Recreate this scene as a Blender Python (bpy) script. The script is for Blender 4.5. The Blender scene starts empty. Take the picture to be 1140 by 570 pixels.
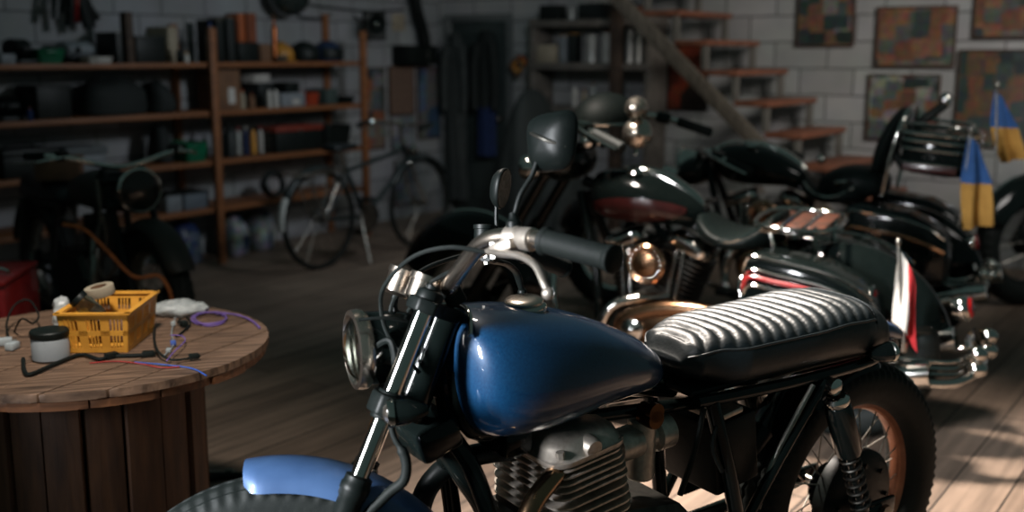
import bpy, bmesh, math, random
from mathutils import Vector, Matrix, Euler
random.seed(7)
PI = math.pi
S = bpy.context.scene
C = S.collection

# ------------------------------------------------------------------ materials
def lin(h):
    h = h.lstrip('#')
    o = []
    for i in (0, 2, 4):
        c = int(h[i:i+2], 16) / 255
        o.append(c / 12.92 if c <= .04045 else ((c + .055) / 1.055) ** 2.4)
    return (*o, 1)

def mat(name, col, col2=None, rough=.5, metal=0, scale=20, bump=0, coat=0, rvar=.1, detail=4, spec=.5, stretch=None, emit=None, trans=0, ior=1.45):
    m = bpy.data.materials.new(name); m.use_nodes = True
    nt = m.node_tree; b = nt.nodes['Principled BSDF']
    tc = nt.nodes.new('ShaderNodeTexCoord'); mp = nt.nodes.new('ShaderNodeMapping')
    nt.links.new(tc.outputs['Object'], mp.inputs[0])
    if stretch: mp.inputs['Scale'].default_value = stretch
    n = nt.nodes.new('ShaderNodeTexNoise'); n.inputs['Scale'].default_value = scale; n.inputs['Detail'].default_value = detail
    nt.links.new(mp.outputs[0], n.inputs['Vector'])
    r = nt.nodes.new('ShaderNodeValToRGB')
    r.color_ramp.elements[0].position = .32; r.color_ramp.elements[1].position = .7
    r.color_ramp.elements[0].color = lin(col); r.color_ramp.elements[1].color = lin(col2 or col)
    nt.links.new(n.outputs['Fac'], r.inputs[0]); nt.links.new(r.outputs[0], b.inputs['Base Color'])
    b.inputs['Metallic'].default_value = metal
    mr = nt.nodes.new('ShaderNodeMapRange')
    mr.inputs['To Min'].default_value = max(0.02, rough - rvar * .5); mr.inputs['To Max'].default_value = min(1, rough + rvar * .5)
    nt.links.new(n.outputs['Fac'], mr.inputs['Value']); nt.links.new(mr.outputs[0], b.inputs['Roughness'])
    b.inputs['Specular IOR Level'].default_value = spec
    b.inputs['IOR'].default_value = ior
    if coat: b.inputs['Coat Weight'].default_value = coat; b.inputs['Coat Roughness'].default_value = .06
    if trans: b.inputs['Transmission Weight'].default_value = trans
    if bump:
        bp = nt.nodes.new('ShaderNodeBump'); bp.inputs['Strength'].default_value = bump; bp.inputs['Distance'].default_value = .01
        nt.links.new(n.outputs['Fac'], bp.inputs['Height']); nt.links.new(bp.outputs[0], b.inputs['Normal'])
    return m

def brick_mat(name, c1, c2, mortar, bw, bh, axis):
    """painted blockwork; axis 'x': wall runs along local x"""
    m = bpy.data.materials.new(name); m.use_nodes = True
    nt = m.node_tree; b = nt.nodes['Principled BSDF']; L = nt.links.new
    tc = nt.nodes.new('ShaderNodeTexCoord'); sp = nt.nodes.new('ShaderNodeSeparateXYZ'); cb = nt.nodes.new('ShaderNodeCombineXYZ')
    L(tc.outputs['Object'], sp.inputs[0]); L(sp.outputs[0 if axis == 'x' else 1], cb.inputs[0]); L(sp.outputs[2], cb.inputs[1])
    nz = nt.nodes.new('ShaderNodeTexNoise'); nz.inputs['Scale'].default_value = 6
    L(tc.outputs['Object'], nz.inputs['Vector'])
    mx = nt.nodes.new('ShaderNodeMix'); mx.data_type = 'VECTOR'; mx.inputs[0].default_value = .02
    L(cb.outputs[0], mx.inputs[4]); L(nz.outputs['Color'], mx.inputs[5])
    t = nt.nodes.new('ShaderNodeTexBrick'); L(mx.outputs[1], t.inputs['Vector'])
    t.inputs['Color1'].default_value = lin(c1); t.inputs['Color2'].default_value = lin(c2); t.inputs['Mortar'].default_value = lin(mortar)
    t.inputs['Scale'].default_value = 1; t.inputs['Brick Width'].default_value = bw; t.inputs['Row Height'].default_value = bh
    t.inputs['Mortar Size'].default_value = .006; t.inputs['Mortar Smooth'].default_value = .4
    n2 = nt.nodes.new('ShaderNodeTexNoise'); n2.inputs['Scale'].default_value = 3.5; n2.inputs['Detail'].default_value = 6
    L(tc.outputs['Object'], n2.inputs['Vector'])
    mm = nt.nodes.new('ShaderNodeMix'); mm.data_type = 'RGBA'; mm.blend_type = 'MULTIPLY'; mm.inputs[0].default_value = .55
    L(t.outputs['Color'], mm.inputs[6]); L(n2.outputs['Color'], mm.inputs[7])
    hs = nt.nodes.new('ShaderNodeHueSaturation'); hs.inputs['Saturation'].default_value = .25; hs.inputs['Value'].default_value = 1.3
    L(mm.outputs[2], hs.inputs['Color']); L(hs.outputs[0], b.inputs['Base Color'])
    b.inputs['Roughness'].default_value = .85
    bp = nt.nodes.new('ShaderNodeBump'); bp.inputs['Strength'].default_value = .7; bp.inputs['Distance'].default_value = .012; bp.invert = True
    L(t.outputs['Fac'], bp.inputs['Height']); L(bp.outputs[0], b.inputs['Normal'])
    return m

def plank_mat(name, c1, c2, gap, bw, bl, rough=.6, grain=1.0):
    """boards running along local y"""
    m = bpy.data.materials.new(name); m.use_nodes = True
    nt = m.node_tree; b = nt.nodes['Principled BSDF']; L = nt.links.new
    tc = nt.nodes.new('ShaderNodeTexCoord'); sp = nt.nodes.new('ShaderNodeSeparateXYZ'); cb = nt.nodes.new('ShaderNodeCombineXYZ')
    L(tc.outputs['Object'], sp.inputs[0]); L(sp.outputs[1], cb.inputs[0]); L(sp.outputs[0], cb.inputs[1])
    t = nt.nodes.new('ShaderNodeTexBrick'); L(cb.outputs[0], t.inputs['Vector'])
    t.inputs['Color1'].default_value = lin(c1); t.inputs['Color2'].default_value = lin(c2); t.inputs['Mortar'].default_value = lin(gap)
    t.inputs['Scale'].default_value = 1; t.inputs['Brick Width'].default_value = bl; t.inputs['Row Height'].default_value = bw
    t.inputs['Mortar Size'].default_value = .0035; t.inputs['Mortar Smooth'].default_value = .2; t.offset = .37
    mp = nt.nodes.new('ShaderNodeMapping'); mp.inputs['Scale'].default_value = (22 * grain, 1.3 * grain, 6 * grain); L(tc.outputs['Object'], mp.inputs[0])
    n2 = nt.nodes.new('ShaderNodeTexNoise'); n2.inputs['Scale'].default_value = 1.6; n2.inputs['Detail'].default_value = 8
    L(mp.outputs[0], n2.inputs['Vector'])
    n3 = nt.nodes.new('ShaderNodeTexNoise'); n3.inputs['Scale'].default_value = 2.2; n3.inputs['Detail'].default_value = 3
    L(tc.outputs['Object'], n3.inputs['Vector'])
    r = nt.nodes.new('ShaderNodeMapRange'); r.inputs['From Min'].default_value = .25; r.inputs['From Max'].default_value = .75; r.inputs['To Min'].default_value = .45; r.inputs['To Max'].default_value = 1.15
    L(n2.outputs['Fac'], r.inputs[0])
    r3 = nt.nodes.new('ShaderNodeMapRange'); r3.inputs['From Min'].default_value = .3; r3.inputs['From Max'].default_value = .7; r3.inputs['To Min'].default_value = .7; r3.inputs['To Max'].default_value = 1.1
    L(n3.outputs['Fac'], r3.inputs[0])
    mu = nt.nodes.new('ShaderNodeMath'); mu.operation = 'MULTIPLY'; L(r.outputs[0], mu.inputs[0]); L(r3.outputs[0], mu.inputs[1])
    vm = nt.nodes.new('ShaderNodeVectorMath'); vm.operation = 'SCALE'; L(t.outputs['Color'], vm.inputs[0]); L(mu.outputs[0], vm.inputs['Scale'])
    L(vm.outputs[0], b.inputs['Base Color']); b.inputs['Roughness'].default_value = rough
    bp = nt.nodes.new('ShaderNodeBump'); bp.inputs['Strength'].default_value = .5; bp.inputs['Distance'].default_value = .006
    sb = nt.nodes.new('ShaderNodeMath'); sb.operation = 'MULTIPLY_ADD'; sb.inputs[1].default_value = -1.5; L(t.outputs['Fac'], sb.inputs[0]); L(n2.outputs['Fac'], sb.inputs[2])
    L(sb.outputs[0], bp.inputs['Height']); L(bp.outputs[0], b.inputs['Normal'])
    return m

def patch_mat(name, cols, scale, rough=.45, glossy=0):
    """mosaic of small printed pictures: random rectangular cells in the given colours"""
    m = bpy.data.materials.new(name); m.use_nodes = True
    nt = m.node_tree; b = nt.nodes['Principled BSDF']; L = nt.links.new
    tc = nt.nodes.new('ShaderNodeTexCoord'); mp = nt.nodes.new('ShaderNodeMapping'); mp.inputs['Scale'].default_value = scale
    L(tc.outputs['Object'], mp.inputs[0])
    v = nt.nodes.new('ShaderNodeTexVoronoi'); v.distance = 'CHEBYCHEV'; v.inputs['Scale'].default_value = 1; v.inputs['Randomness'].default_value = .55
    L(mp.outputs[0], v.inputs['Vector'])
    r = nt.nodes.new('ShaderNodeValToRGB'); r.color_ramp.interpolation = 'CONSTANT'
    e = r.color_ramp.elements
    while len(e) < len(cols): e.new(.5)
    for i, c in enumerate(cols): e[i].position = i / len(cols); e[i].color = lin(c)
    sp = nt.nodes.new('ShaderNodeSeparateColor'); L(v.outputs['Color'], sp.inputs[0]); L(sp.outputs[0], r.inputs[0])
    n = nt.nodes.new('ShaderNodeTexNoise'); n.inputs['Scale'].default_value = 22; n.inputs['Detail'].default_value = 5; L(tc.outputs['Object'], n.inputs['Vector'])
    mm = nt.nodes.new('ShaderNodeMix'); mm.data_type = 'RGBA'; mm.blend_type = 'OVERLAY'; mm.inputs[0].default_value = .8
    L(r.outputs[0], mm.inputs[6]); L(n.outputs['Color'], mm.inputs[7]); L(mm.outputs[2], b.inputs['Base Color'])
    b.inputs['Roughness'].default_value = rough
    if glossy: b.inputs['Coat Weight'].default_value = glossy; b.inputs['Coat Roughness'].default_value = .05
    return m

# ------------------------------------------------------------------ mesh builder
def sm(pts, k=6, closed=False):
    """catmull-rom through points"""
    P = [Vector(p) for p in pts]; n = len(P)
    if n < 3: return P
    out = []
    rng = range(n if closed else n - 1)
    for i in rng:
        g = lambda j: P[j % n] if closed else P[max(0, min(n - 1, j))]
        a, b, c, d = g(i - 1), g(i), g(i + 1), g(i + 2)
        for q in range(k):
            t = q / k
            out.append(.5 * ((2 * b) + (c - a) * t + (2 * a - 5 * b + 4 * c - d) * t * t + (3 * b - a - 3 * c + d) * t ** 3))
    if not closed: out.append(P[-1])
    return out

def frame(z, up=(0, 0, 1)):
    z = Vector(z).normalized(); u = Vector(up)
    if abs(z.dot(u)) > .98: u = Vector((1, 0, 0)) if abs(z.x) < .9 else Vector((0, 1, 0))
    x = u.cross(z).normalized(); y = z.cross(x)
    return x, y, z

class MB:
    def __init__(s): s.bm = bmesh.new()
    def V(s, p): return s.bm.verts.new(p)
    def F(s, vs):
        try: return s.bm.faces.new(vs)
        except ValueError: return None
    def box(s, c, d, rot=(0, 0, 0), bev=0, seg=2, taper=None):
        M = Matrix.Translation(c) @ Euler(rot).to_matrix().to_4x4()
        hx, hy, hz = d[0] / 2, d[1] / 2, d[2] / 2
        vs = []
        for z in (-1, 1):
            k = 1 if (taper is None or z > 0) else taper
            for x, y in ((-1, -1), (1, -1), (1, 1), (-1, 1)):
                vs.append(s.V(M @ Vector((x * hx * k, y * hy * k, z * hz))))
        fs = [s.F([vs[3], vs[2], vs[1], vs[0]]), s.F(vs[4:])]
        for i in range(4): fs.append(s.F([vs[i], vs[(i + 1) % 4], vs[4 + (i + 1) % 4], vs[4 + i]]))
        if bev > 0:
            ed = list({e for f in fs for e in f.edges})
            bmesh.ops.bevel(s.bm, geom=ed, offset=min(bev, min(d) * .49), segments=seg, affect='EDGES', profile=.5)
        return s
    def rings(s, R, closed_ring=True, caps=(True, True), loop=False):
        vv = [[s.V(p) for p in r] for r in R]
        n = len(vv[0]); m = len(vv)
        for i in range(m if loop else m - 1):
            a, b = vv[i], vv[(i + 1) % m]
            for j in range(n if closed_ring else n - 1):
                s.F([a[j], a[(j + 1) % n], b[(j + 1) % n], b[j]])
        if not loop and closed_ring:
            if caps[0]: s.F(list(reversed(vv[0])))
            if caps[1]: s.F(vv[-1])
        return s
    def lathe(s, prof, o=(0, 0, 0), ax=(0, 0, 1), n=24, loop=False):
        """prof: (radius, height along ax)"""
        x, y, z = frame(ax); o = Vector(o)
        R = []
        for r, h in prof:
            r = max(r, 1e-4)
            R.append([o + z * h + (x * math.cos(t) + y * math.sin(t)) * r for t in [2 * PI * k / n for k in range(n)]])
        return s.rings(R, loop=loop)
    def cyl(s, a, b, r, r2=None, n=16, bev=0):
        a, b = Vector(a), Vector(b); h = (b - a).length; r2 = r if r2 is None else r2
        if bev: pr = [(r - bev, 0), (r, bev), (r2, h - bev), (r2 - bev, h)]
        else: pr = [(r, 0), (r2, h)]
        return s.lathe(pr, a, b - a, n)
    def tube(s, pts, r, n=8, k=6, closed=False):
        P = sm(pts, k, closed); m = len(P)
        rr = r if callable(r) else (lambda t: r)
        R = []; x = None
        for i, p in enumerate(P):
            if closed: t = P[(i + 1) % m] - P[i - 1]
            else: t = P[min(m - 1, i + 1)] - P[max(0, i - 1)]
            if t.length < 1e-9: t = Vector((0, 0, 1))
            t.normalize()
            if x is None: x = frame(t)[0]
            else:
                x = x - t * x.dot(t)
                if x.length < 1e-6: x = frame(t)[0]
                x.normalize()
            y = t.cross(x); q = rr(i / max(1, m - 1))
            R.append([p + (x * math.cos(a) + y * math.sin(a)) * q for a in [2 * PI * j / n for j in range(n)]])
        return s.rings(R, loop=closed)
    def torus(s, c, ax, R, r, n=40, m=10):
        x, y, z = frame(ax); c = Vector(c); Q = []
        for i in range(n):
            a = 2 * PI * i / n; d = x * math.cos(a) + y * math.sin(a)
            Q.append([c + d * (R + r * math.cos(b)) + z * r * math.sin(b) for b in [2 * PI * j / m for j in range(m)]])
        return s.rings(Q, loop=True)
    def ell(s, c, r, rot=(0, 0, 0), n=20, m=12, zmin=-1, zmax=1):
        M = Matrix.Translation(c) @ Euler(rot).to_matrix().to_4x4()
        R = []
        a0, a1 = math.asin(max(-1, zmin)), math.asin(min(1, zmax))
        for i in range(m + 1):
            f = a0 + (a1 - a0) * i / m; cr = max(math.cos(f), 1e-3); z = math.sin(f)
            R.append([M @ Vector((r[0] * cr * math.cos(t), r[1] * cr * math.sin(t), r[2] * z)) for t in [2 * PI * k / n for k in range(n)]])
        return s.rings(R)
    def prism(s, pts, ext, bev=0):
        """pts: planar outline; ext: extrusion vector"""
        e = Vector(ext); a = [s.V(Vector(p)) for p in pts]; b = [s.V(Vector(p) + e) for p in pts]; n = len(a)
        fs = [s.F(list(reversed(a))), s.F(b)]
        for i in range(n): fs.append(s.F([a[i], a[(i + 1) % n], b[(i + 1) % n], b[i]]))
        if bev:
            ed = list({x for f in fs if f for x in f.edges})
            bmesh.ops.bevel(s.bm, geom=ed, offset=bev, segments=2, affect='EDGES', profile=.5)
        return s
    def sheet(s, fn, nu, nv, th=0):
        """fn(u,v)->point; with thickness th both sides are made"""
        g = [[Vector(fn(i / nu, j / nv)) for j in range(nv + 1)] for i in range(nu + 1)]
        if not th:
            v = [[s.V(p) for p in r] for r in g]
            for i in range(nu):
                for j in range(nv): s.F([v[i][j], v[i + 1][j], v[i + 1][j + 1], v[i][j + 1]])
            return s
        def nrm(i, j):
            a = g[min(nu, i + 1)][j] - g[max(0, i - 1)][j]; b = g[i][min(nv, j + 1)] - g[i][max(0, j - 1)]
            c = a.cross(b); return c.normalized() if c.length > 1e-12 else Vector((0, 0, 1))
        t = [[s.V(g[i][j] + nrm(i, j) * th * .5) for j in range(nv + 1)] for i in range(nu + 1)]
        b = [[s.V(g[i][j] - nrm(i, j) * th * .5) for j in range(nv + 1)] for i in range(nu + 1)]
        for i in range(nu):
            for j in range(nv):
                s.F([t[i][j], t[i + 1][j], t[i + 1][j + 1], t[i][j + 1]]); s.F([b[i][j + 1], b[i + 1][j + 1], b[i + 1][j], b[i][j]])
        for i in range(nu):
            s.F([t[i + 1][0], t[i][0], b[i][0], b[i + 1][0]]); s.F([t[i][nv], t[i + 1][nv], b[i + 1][nv], b[i][nv]])
        for j in range(nv):
            s.F([t[0][j], t[0][j + 1], b[0][j + 1], b[0][j]]); s.F([t[nu][j + 1], t[nu][j], b[nu][j], b[nu][j + 1]])
        return s
    def build(s, name, m, parent=None, loc=None, rot=None, smooth=True, sub=0, angle=38, label=None):
        bmesh.ops.recalc_face_normals(s.bm, faces=s.bm.faces[:])
        me = bpy.data.meshes.new(name); s.bm.to_mesh(me); s.bm.free()
        if smooth:
            me.shade_smooth()
            me.set_sharp_from_angle(angle=math.radians(angle))
        o = bpy.data.objects.new(name, me); C.objects.link(o); me.materials.append(m)
        if parent is not None: o.parent = parent
        if loc is not None: o.location = loc
        if rot is not None: o.rotation_euler = rot
        if sub:
            d = o.modifiers.new('sub', 'SUBSURF'); d.levels = sub; d.render_levels = sub
        if label: o['label'] = label
        return o

def tag(o, label, cat, group=None, kind=None):
    if label: o['label'] = label
    if cat: o['category'] = cat
    if group: o['group'] = group
    if kind: o['kind'] = kind
    return o
def thing(name, label, cat, loc=(0, 0, 0), rot=(0, 0, 0), group=None):
    o = bpy.data.objects.new(name, None); C.objects.link(o); o.empty_display_size = .05
    o.location = loc; o.rotation_euler = rot if isinstance(rot, (tuple, list)) else (0, 0, rot)
    return tag(o, label, cat, group)
def copy_tree(o, parent=None):
    c = o.copy(); C.objects.link(c)
    if parent is not None: c.parent = parent
    for ch in list(o.children): copy_tree(ch, c)
    return c

# ------------------------------------------------------------------ camera and the room's own axes
F_PX, CAM_H, HOR = 1228., 1.315, 60.
PITCH = math.atan((285 - HOR) / F_PX)
O = Vector((0, 0, CAM_H))
cd = bpy.data.cameras.new('camera'); cam = bpy.data.objects.new('camera', cd); C.objects.link(cam)
cam.location = O; cam.rotation_euler = (PI / 2 - PITCH, 0, 0)
cd.sensor_width = 36; cd.lens = F_PX / 1140 * 36; cd.clip_start = .02
cd.dof.use_dof = True; cd.dof.focus_distance = 2.05; cd.dof.aperture_fstop = 2.3
S.camera = cam
TH = math.radians(55)
U = Vector((math.cos(TH), math.sin(TH), 0))     # along the left wall, away
Vv = Vector((math.sin(TH), -math.cos(TH), 0))   # along the back wall, to the right
CORN = Vector((-.6, 9.358, 0))
RZ = TH - PI / 2                                # room frame: local x = Vv, local y = U
def room(a, b, z=0): return CORN + Vv * a - U * b + Vector((0, 0, z))
# ------------------------------------------------------------------ palette
BLK = mat('black_paint', '#0a0f0e', '#0d1211', .12, 0, 30, coat=.12, rvar=.06, spec=.25)
LEAD = mat('dull_black_leather', '#0e1413', '#121817', .42, 0, 140, bump=.06, spec=.1)
MATB = mat('matte_black_finish', '#121817', '#161d1b', .6, 0, 40, spec=.2)
BLKM = mat('black_satin_metal', '#0a0f0e', '#0d1211', .45, 0, 60, bump=.05, spec=.22)
RUB = mat('black_rubber', '#0e1312', '#121715', .65, 0, 60, bump=.1, spec=.25)
LEA = mat('black_leather', '#12181a', '#1a2022', .44, 0, 140, bump=.06)
CHR = mat('polished_chrome', '#d5d2cc', '#b9b6b0', .1, 1, 8, rvar=.08)
SATC = mat('satin_chrome', '#cbbfb2', '#a99d91', .27, 1, 12)
STEEL = mat('worn_steel', '#9c9890', '#6d6963', .34, 1, 25, rvar=.2)
ALU = mat('cast_aluminium', '#bdb3a8', '#988f85', .42, .75, 60, bump=.05)
DALU = mat('dark_cast_alloy', '#4a4844', '#33322f', .45, 1, 50, bump=.1)
BRASS = mat('aged_brass', '#563b23', '#3d2917', .35, 1, 30)
COPPER = mat('copper_rim_finish', '#8e6450', '#6f4c3c', .38, 1, 20)
BLUE = mat('blue_tank_lacquer', '#062a49', '#093555', .45, .1, 260, coat=1, spec=.3, rvar=.12)
BLUEF = mat('blue_fender_paint', '#2c4468', '#3d587f', .42, .2, 9, coat=.5, rvar=.25)
GLASS = mat('clear_glass', '#cfd8d6', '#cfd8d6', .05, 0, 5, trans=1)
AMBER = mat('amber_lens', '#6a3616', '#522a11', .2, 0, 10, trans=.3)
REDL = mat('red_lens', '#8c1414', '#6c0e0e', .2, 0, 10, trans=.2)
MIRR = mat('mirror_glass', '#d6d2ca', '#d6d2ca', .04, 1, 5, rvar=.02)
WOODSH = mat('amber_pine_board', '#875533', '#6b4227', .55, 0, 6, bump=.1, stretch=(4, 1, 14))
WOODD = mat('dark_old_timber', '#4a3a2e', '#2c221c', .75, 0, 6, bump=.3, stretch=(1, 1, 10))
TREAD = mat('stair_tread_wood', '#8a5640', '#683f2d', .55, 0, 5, bump=.1, stretch=(2, 9, 1))
BEAM = mat('weathered_grey_timber', '#6f665a', '#463f37', .85, 0, 7, bump=.5, stretch=(12, 12, 1.5))
WALLM = mat('grey_limewash_wall', '#85868a', '#6c6e72', .9, 0, 3, bump=.15)
CARD = mat('brown_cardboard', '#6e4f38', '#5b4130', .85, 0, 14, bump=.1)
PLBK = mat('black_plastic', '#0e1412', '#131917', .5, 0, 40, spec=.3)
PLGR = mat('grey_plastic', '#7b8084', '#64696d', .5, 0, 20)
WHT = mat('off_white_plastic', '#b7b4ae', '#99968f', .5, 0, 12)
PAPER = mat('cream_paper', '#9a8f7c', '#857a68', .85, 0, 12)
GREEN = mat('green_plastic', '#0e5f40', '#0b4a33', .4, 0, 12)
NAVY = mat('navy_blue_cloth', '#182c58', '#101f40', .85, 0, 30, bump=.2)
REDP = mat('red_enamel', '#8e1f20', '#7a1618', .3, 0, 20, coat=.5)
DRED = mat('deep_red_lacquer', '#341210', '#290c0b', .3, 0, 60, coat=.3)
ORNG = mat('orange_plastic', '#b35422', '#94431b', .45, 0, 12)
YEL = mat('amber_yellow_plastic', '#dfa040', '#c98a32', .42, 0, 25)
GCLOTH = mat('grey_work_cloth', '#3b403f', '#2b302f', .9, 0, 25, bump=.4)
BCLOTH = mat('black_cover_cloth', '#121817', '#1a201e', .8, 0, 16, bump=.3)

# ------------------------------------------------------------------ the setting
FLOORM = plank_mat('worn_floor_boards', '#8b7767', '#746153', '#1d1611', .165, 3.1, .62, .8)
bm = MB(); bm.box((3.2, -5.2, -.05), (7.6, 11.6, .1))
tag(bm.build('floor', FLOORM, None, CORN, (0, 0, RZ), smooth=False), None, None, kind='structure')
LW = brick_mat('grey_block_wall', '#868a90', '#797c82', '#54565b', .34, .17, 'y')
BW = brick_mat('whitewashed_block_wall', '#a5a29d', '#94918c', '#5d5b58', .36, .172, 'x')
bm = MB(); bm.box((-.06, -5.2, 1.3), (.12, 11.6, 2.8))
tag(bm.build('wall_left', LW, None, CORN, (0, 0, RZ), smooth=False), None, None, kind='structure')
# back wall with the door opening cut out: a .10 to .70
bm = MB(); D0, D1, DH = .12, .69, 1.575
bm.box((D0 / 2 - .06, .06, 1.3), (D0 + .12, .12, 2.8)); bm.box(((D1 + 7) / 2, .06, 1.3), (7 - D1, .12, 2.8)); bm.box(((D0 + D1) / 2, .06, (DH + 2.7) / 2), (D1 - D0, .12, 2.7 - DH))
tag(bm.build('wall_back', BW, None, CORN, (0, 0, RZ), smooth=False), None, None, kind='structure')
DOORM = mat('grey_green_door_paint', '#3a4341', '#2e3635', .6, 0, 10, bump=.05, stretch=(3, 3, .5))
bm = MB(); bm.box((0, 0, .785), (D1 - D0 - .01, .04, 1.57), bev=.004)
door = tag(bm.build('door_1', DOORM, None, room((D0 + D1) / 2, -.02), (0, 0, RZ)), None, None, kind='structure')
bm = MB()
for x, z, w, h in ((0, 1.22, .36, .5), (0, .45, .36, .6)):
    for dx in (-1, 1): bm.box((dx * w / 2, -.024, z), (.022, .012, h + .022), bev=.004)
    for dz in (-1, 1): bm.box((0, -.024, z + dz * h / 2), (w, .012, .022), bev=.004)
bm.build('panel_moulding', DOORM, door)
bm = MB(); bm.lathe([(0, 0), (.022, 0), (.022, .006), (.008, .01), (.008, .04), (.022, .05), (.024, .06), (.012, .075), (0, .077)], (.23, -.02, .8), (0, -1, 0), 16)
bm.build('door_handle', STEEL, door)
DFR = mat('pale_door_frame_paint', '#6b6d6c', '#565958', .7, 0, 12)
bm = MB(); w = .055
bm.box((-(D1 - D0) / 2 - w / 2, 0, (DH + w) / 2), (w, .03, DH + w), bev=.004); bm.box(((D1 - D0) / 2 + w / 2, 0, (DH + w) / 2), (w, .03, DH + w), bev=.004); bm.box((0, 0, DH + w / 2), (D1 - D0, .03, w), bev=.004)
tag(bm.build('trim_1', DFR, None, room((D0 + D1) / 2, .016), (0, 0, RZ)), None, None, kind='structure')

# ------------------------------------------------------------------ light
w = bpy.data.worlds.new('room_air'); S.world = w; w.use_nodes = True
bg = w.node_tree.nodes['Background']; bg.inputs[0].default_value = (.54, .90, .86, 1); bg.inputs[1].default_value = .068
def area(name, loc, to, sx, sy, power, col, spread=180, roll=0):
    l = bpy.data.lights.new(name, 'AREA'); l.shape = 'RECTANGLE'; l.size = sx; l.size_y = sy; l.energy = power; l.color = col; l.spread = math.radians(spread)
    o = bpy.data.objects.new(name, l); C.objects.link(o); o.location = loc
    q = (Vector(to) - Vector(loc)).to_track_quat('-Z', 'Y'); o.rotation_euler = q.to_euler(); return o
area('roof_window_light', (-.6, 3.75, 3.5), (1.05, 2.75, 0), .42, .34, 66, (1, .89, .79), 50)
area('side_fill_light', room(6.3, 2.6, 2.5), room(3.2, 0, 1.0), 1.2, .9, 15, (1, .95, .9), 75)  # added fill for the back wall, no window is built here
area('shelf_fill_light', room(3.0, 2.6, 1.95), room(.1, 2.1, .75), .3, .3, 11, (.86, .93, 1), 130)  # added fill to lift the left shelving, no bulb hangs there
area('front_window_light', (-2.9, -.2, 1.75), (.05, 1.95, .8), .4, 1.3, 27, (.93, .96, 1), 34)
area('drum_fill_light', (-.55, 1.35, 3.0), (-1.12, 2.75, .55), .3, .3, 4.6, (1, .93, .84), 40)  # unseen light added to brighten the drum table and its crate
S.view_settings.view_transform = 'Standard'; S.view_settings.look = 'None'; S.view_settings.gamma = 1; S.view_settings.exposure = 0
S.view_settings.use_curve_mapping = False
S.cycles.use_denoising = True
S.cycles.max_bounces = 8; S.cycles.sample_clamp_indirect = 6
# ------------------------------------------------------------------ the blue motorcycle (local x = rearwards, y = its far side, z up)
bike = thing('motorcycle', 'blue vintage cafe racer motorcycle with ribbed black seat, nearest the viewer', 'motorcycle', (-.371, 1.635, 0), (.036, 0, .613))

def tyre_mesh(cx, R, r, W, n=480, zig=80, m=64):
    """vintage tyre: lathe about y with zig-zag grooves cut in the tread"""
    b = MB(); rows = []
    for i in range(n):
        a = 2 * PI * i / n; ring = []
        for j in range(m):
            f = 2 * PI * j / m
            cy, cz = math.cos(f), math.sin(f)          # cz>0 towards the tread
            y = W * math.copysign(abs(cy) ** .85, cy); d = r * math.copysign(abs(cz) ** .8, cz)
            if cz > .25:
                tri = abs(((i * zig / n) % 1) - .5) * 2 - .5
                for y0 in (-.70, -.24, .24, .70):
                    if abs(y / W - y0) < .062: d -= (.006 if abs(y0) < .5 else .0035)
                y += .10 * W * tri * min(1, (cz - .25) * 4)
            ring.append(Vector((cx + (R - r + d) * math.cos(a), y, (R - r + d) * math.sin(a))))
        rows.append(ring)
    b.rings(rows, loop=True); return b

def wheel(parent, name, cx, cz, R, rimR, tw, rim_m, nsp=36):
    """rim and hub as the part, tyre and spokes as sub-parts"""
    b = MB()
    b.lathe([(rimR, -.034), (rimR + .004, -.031), (rimR - .008, -.022), (rimR - .026, -.012), (rimR - .03, 0), (rimR - .026, .012), (rimR - .008, .022), (rimR + .004, .031), (rimR, .034), (rimR - .01, .026), (rimR - .022, .014), (rimR - .022, -.014), (rimR - .01, -.026)], (0, 0, 0), (0, 1, 0), 72, loop=True)
    o = b.build(name, rim_m, parent, (cx, 0, cz))
    h = MB(); h.lathe([(0, -.06), (.02, -.06), (.022, -.05), (.055, -.046), (.06, -.04), (.035, -.035), (.032, .035), (.06, .04), (.055, .046), (.022, .05), (.02, .06), (0, .06)], (0, 0, 0), (0, 1, 0), 28)
    h.build('hub', BLKM, o)
    s = MB()
    for k in range(nsp):
        a = 2 * PI * k / nsp; sd = 1 if k % 2 else -1; off = .42 * (1 if (k // 2) % 2 else -1)
        s.cyl((.052 * math.cos(a + off), sd * .04, .052 * math.sin(a + off)), ((rimR - .024) * math.cos(a), sd * .006, (rimR - .024) * math.sin(a)), .0018, n=5)
    s.build('spokes', STEEL, o)
    rr = (R - rimR + .016) / 2
    (tyre_mesh(0, R, rr, tw) if parent is bike else tyre_mesh(0, R, rr, tw, 160, 40, 28)).build('tyre', RUB, o, angle=50)
    return o
FW = wheel(bike, 'front_wheel', 0, .325, .325, .232, .046, STEEL)
RW = wheel(bike, 'rear_wheel', 1.372, .318, .318, .230, .056, COPPER)
# rear drum brake, on the near side
b = MB(); b.lathe([(0, -.075), (.02, -.075), (.024, -.066), (.1, -.062), (.118, -.05), (.12, -.02), (.05, -.01), (0, -.01)], (0, 0, 0), (0, 1, 0), 40)
for k in range(8): b.cyl((.085 * math.cos(k * PI / 4), -.069, .085 * math.sin(k * PI / 4)), (.085 * math.cos(k * PI / 4), -.06, .085 * math.sin(k * PI / 4)), .006, n=8)
b.build('drum_brake', BLKM, RW)
b = MB(); b.cyl((0, -.13, 0), (0, .13, 0), .009, n=12); b.lathe([(0, -.008), (.016, -.008), (.016, .004), (0, .004)], (0, -.125, 0), (0, 1, 0), 6)
b.build('rear_axle', STEEL, RW)

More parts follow.
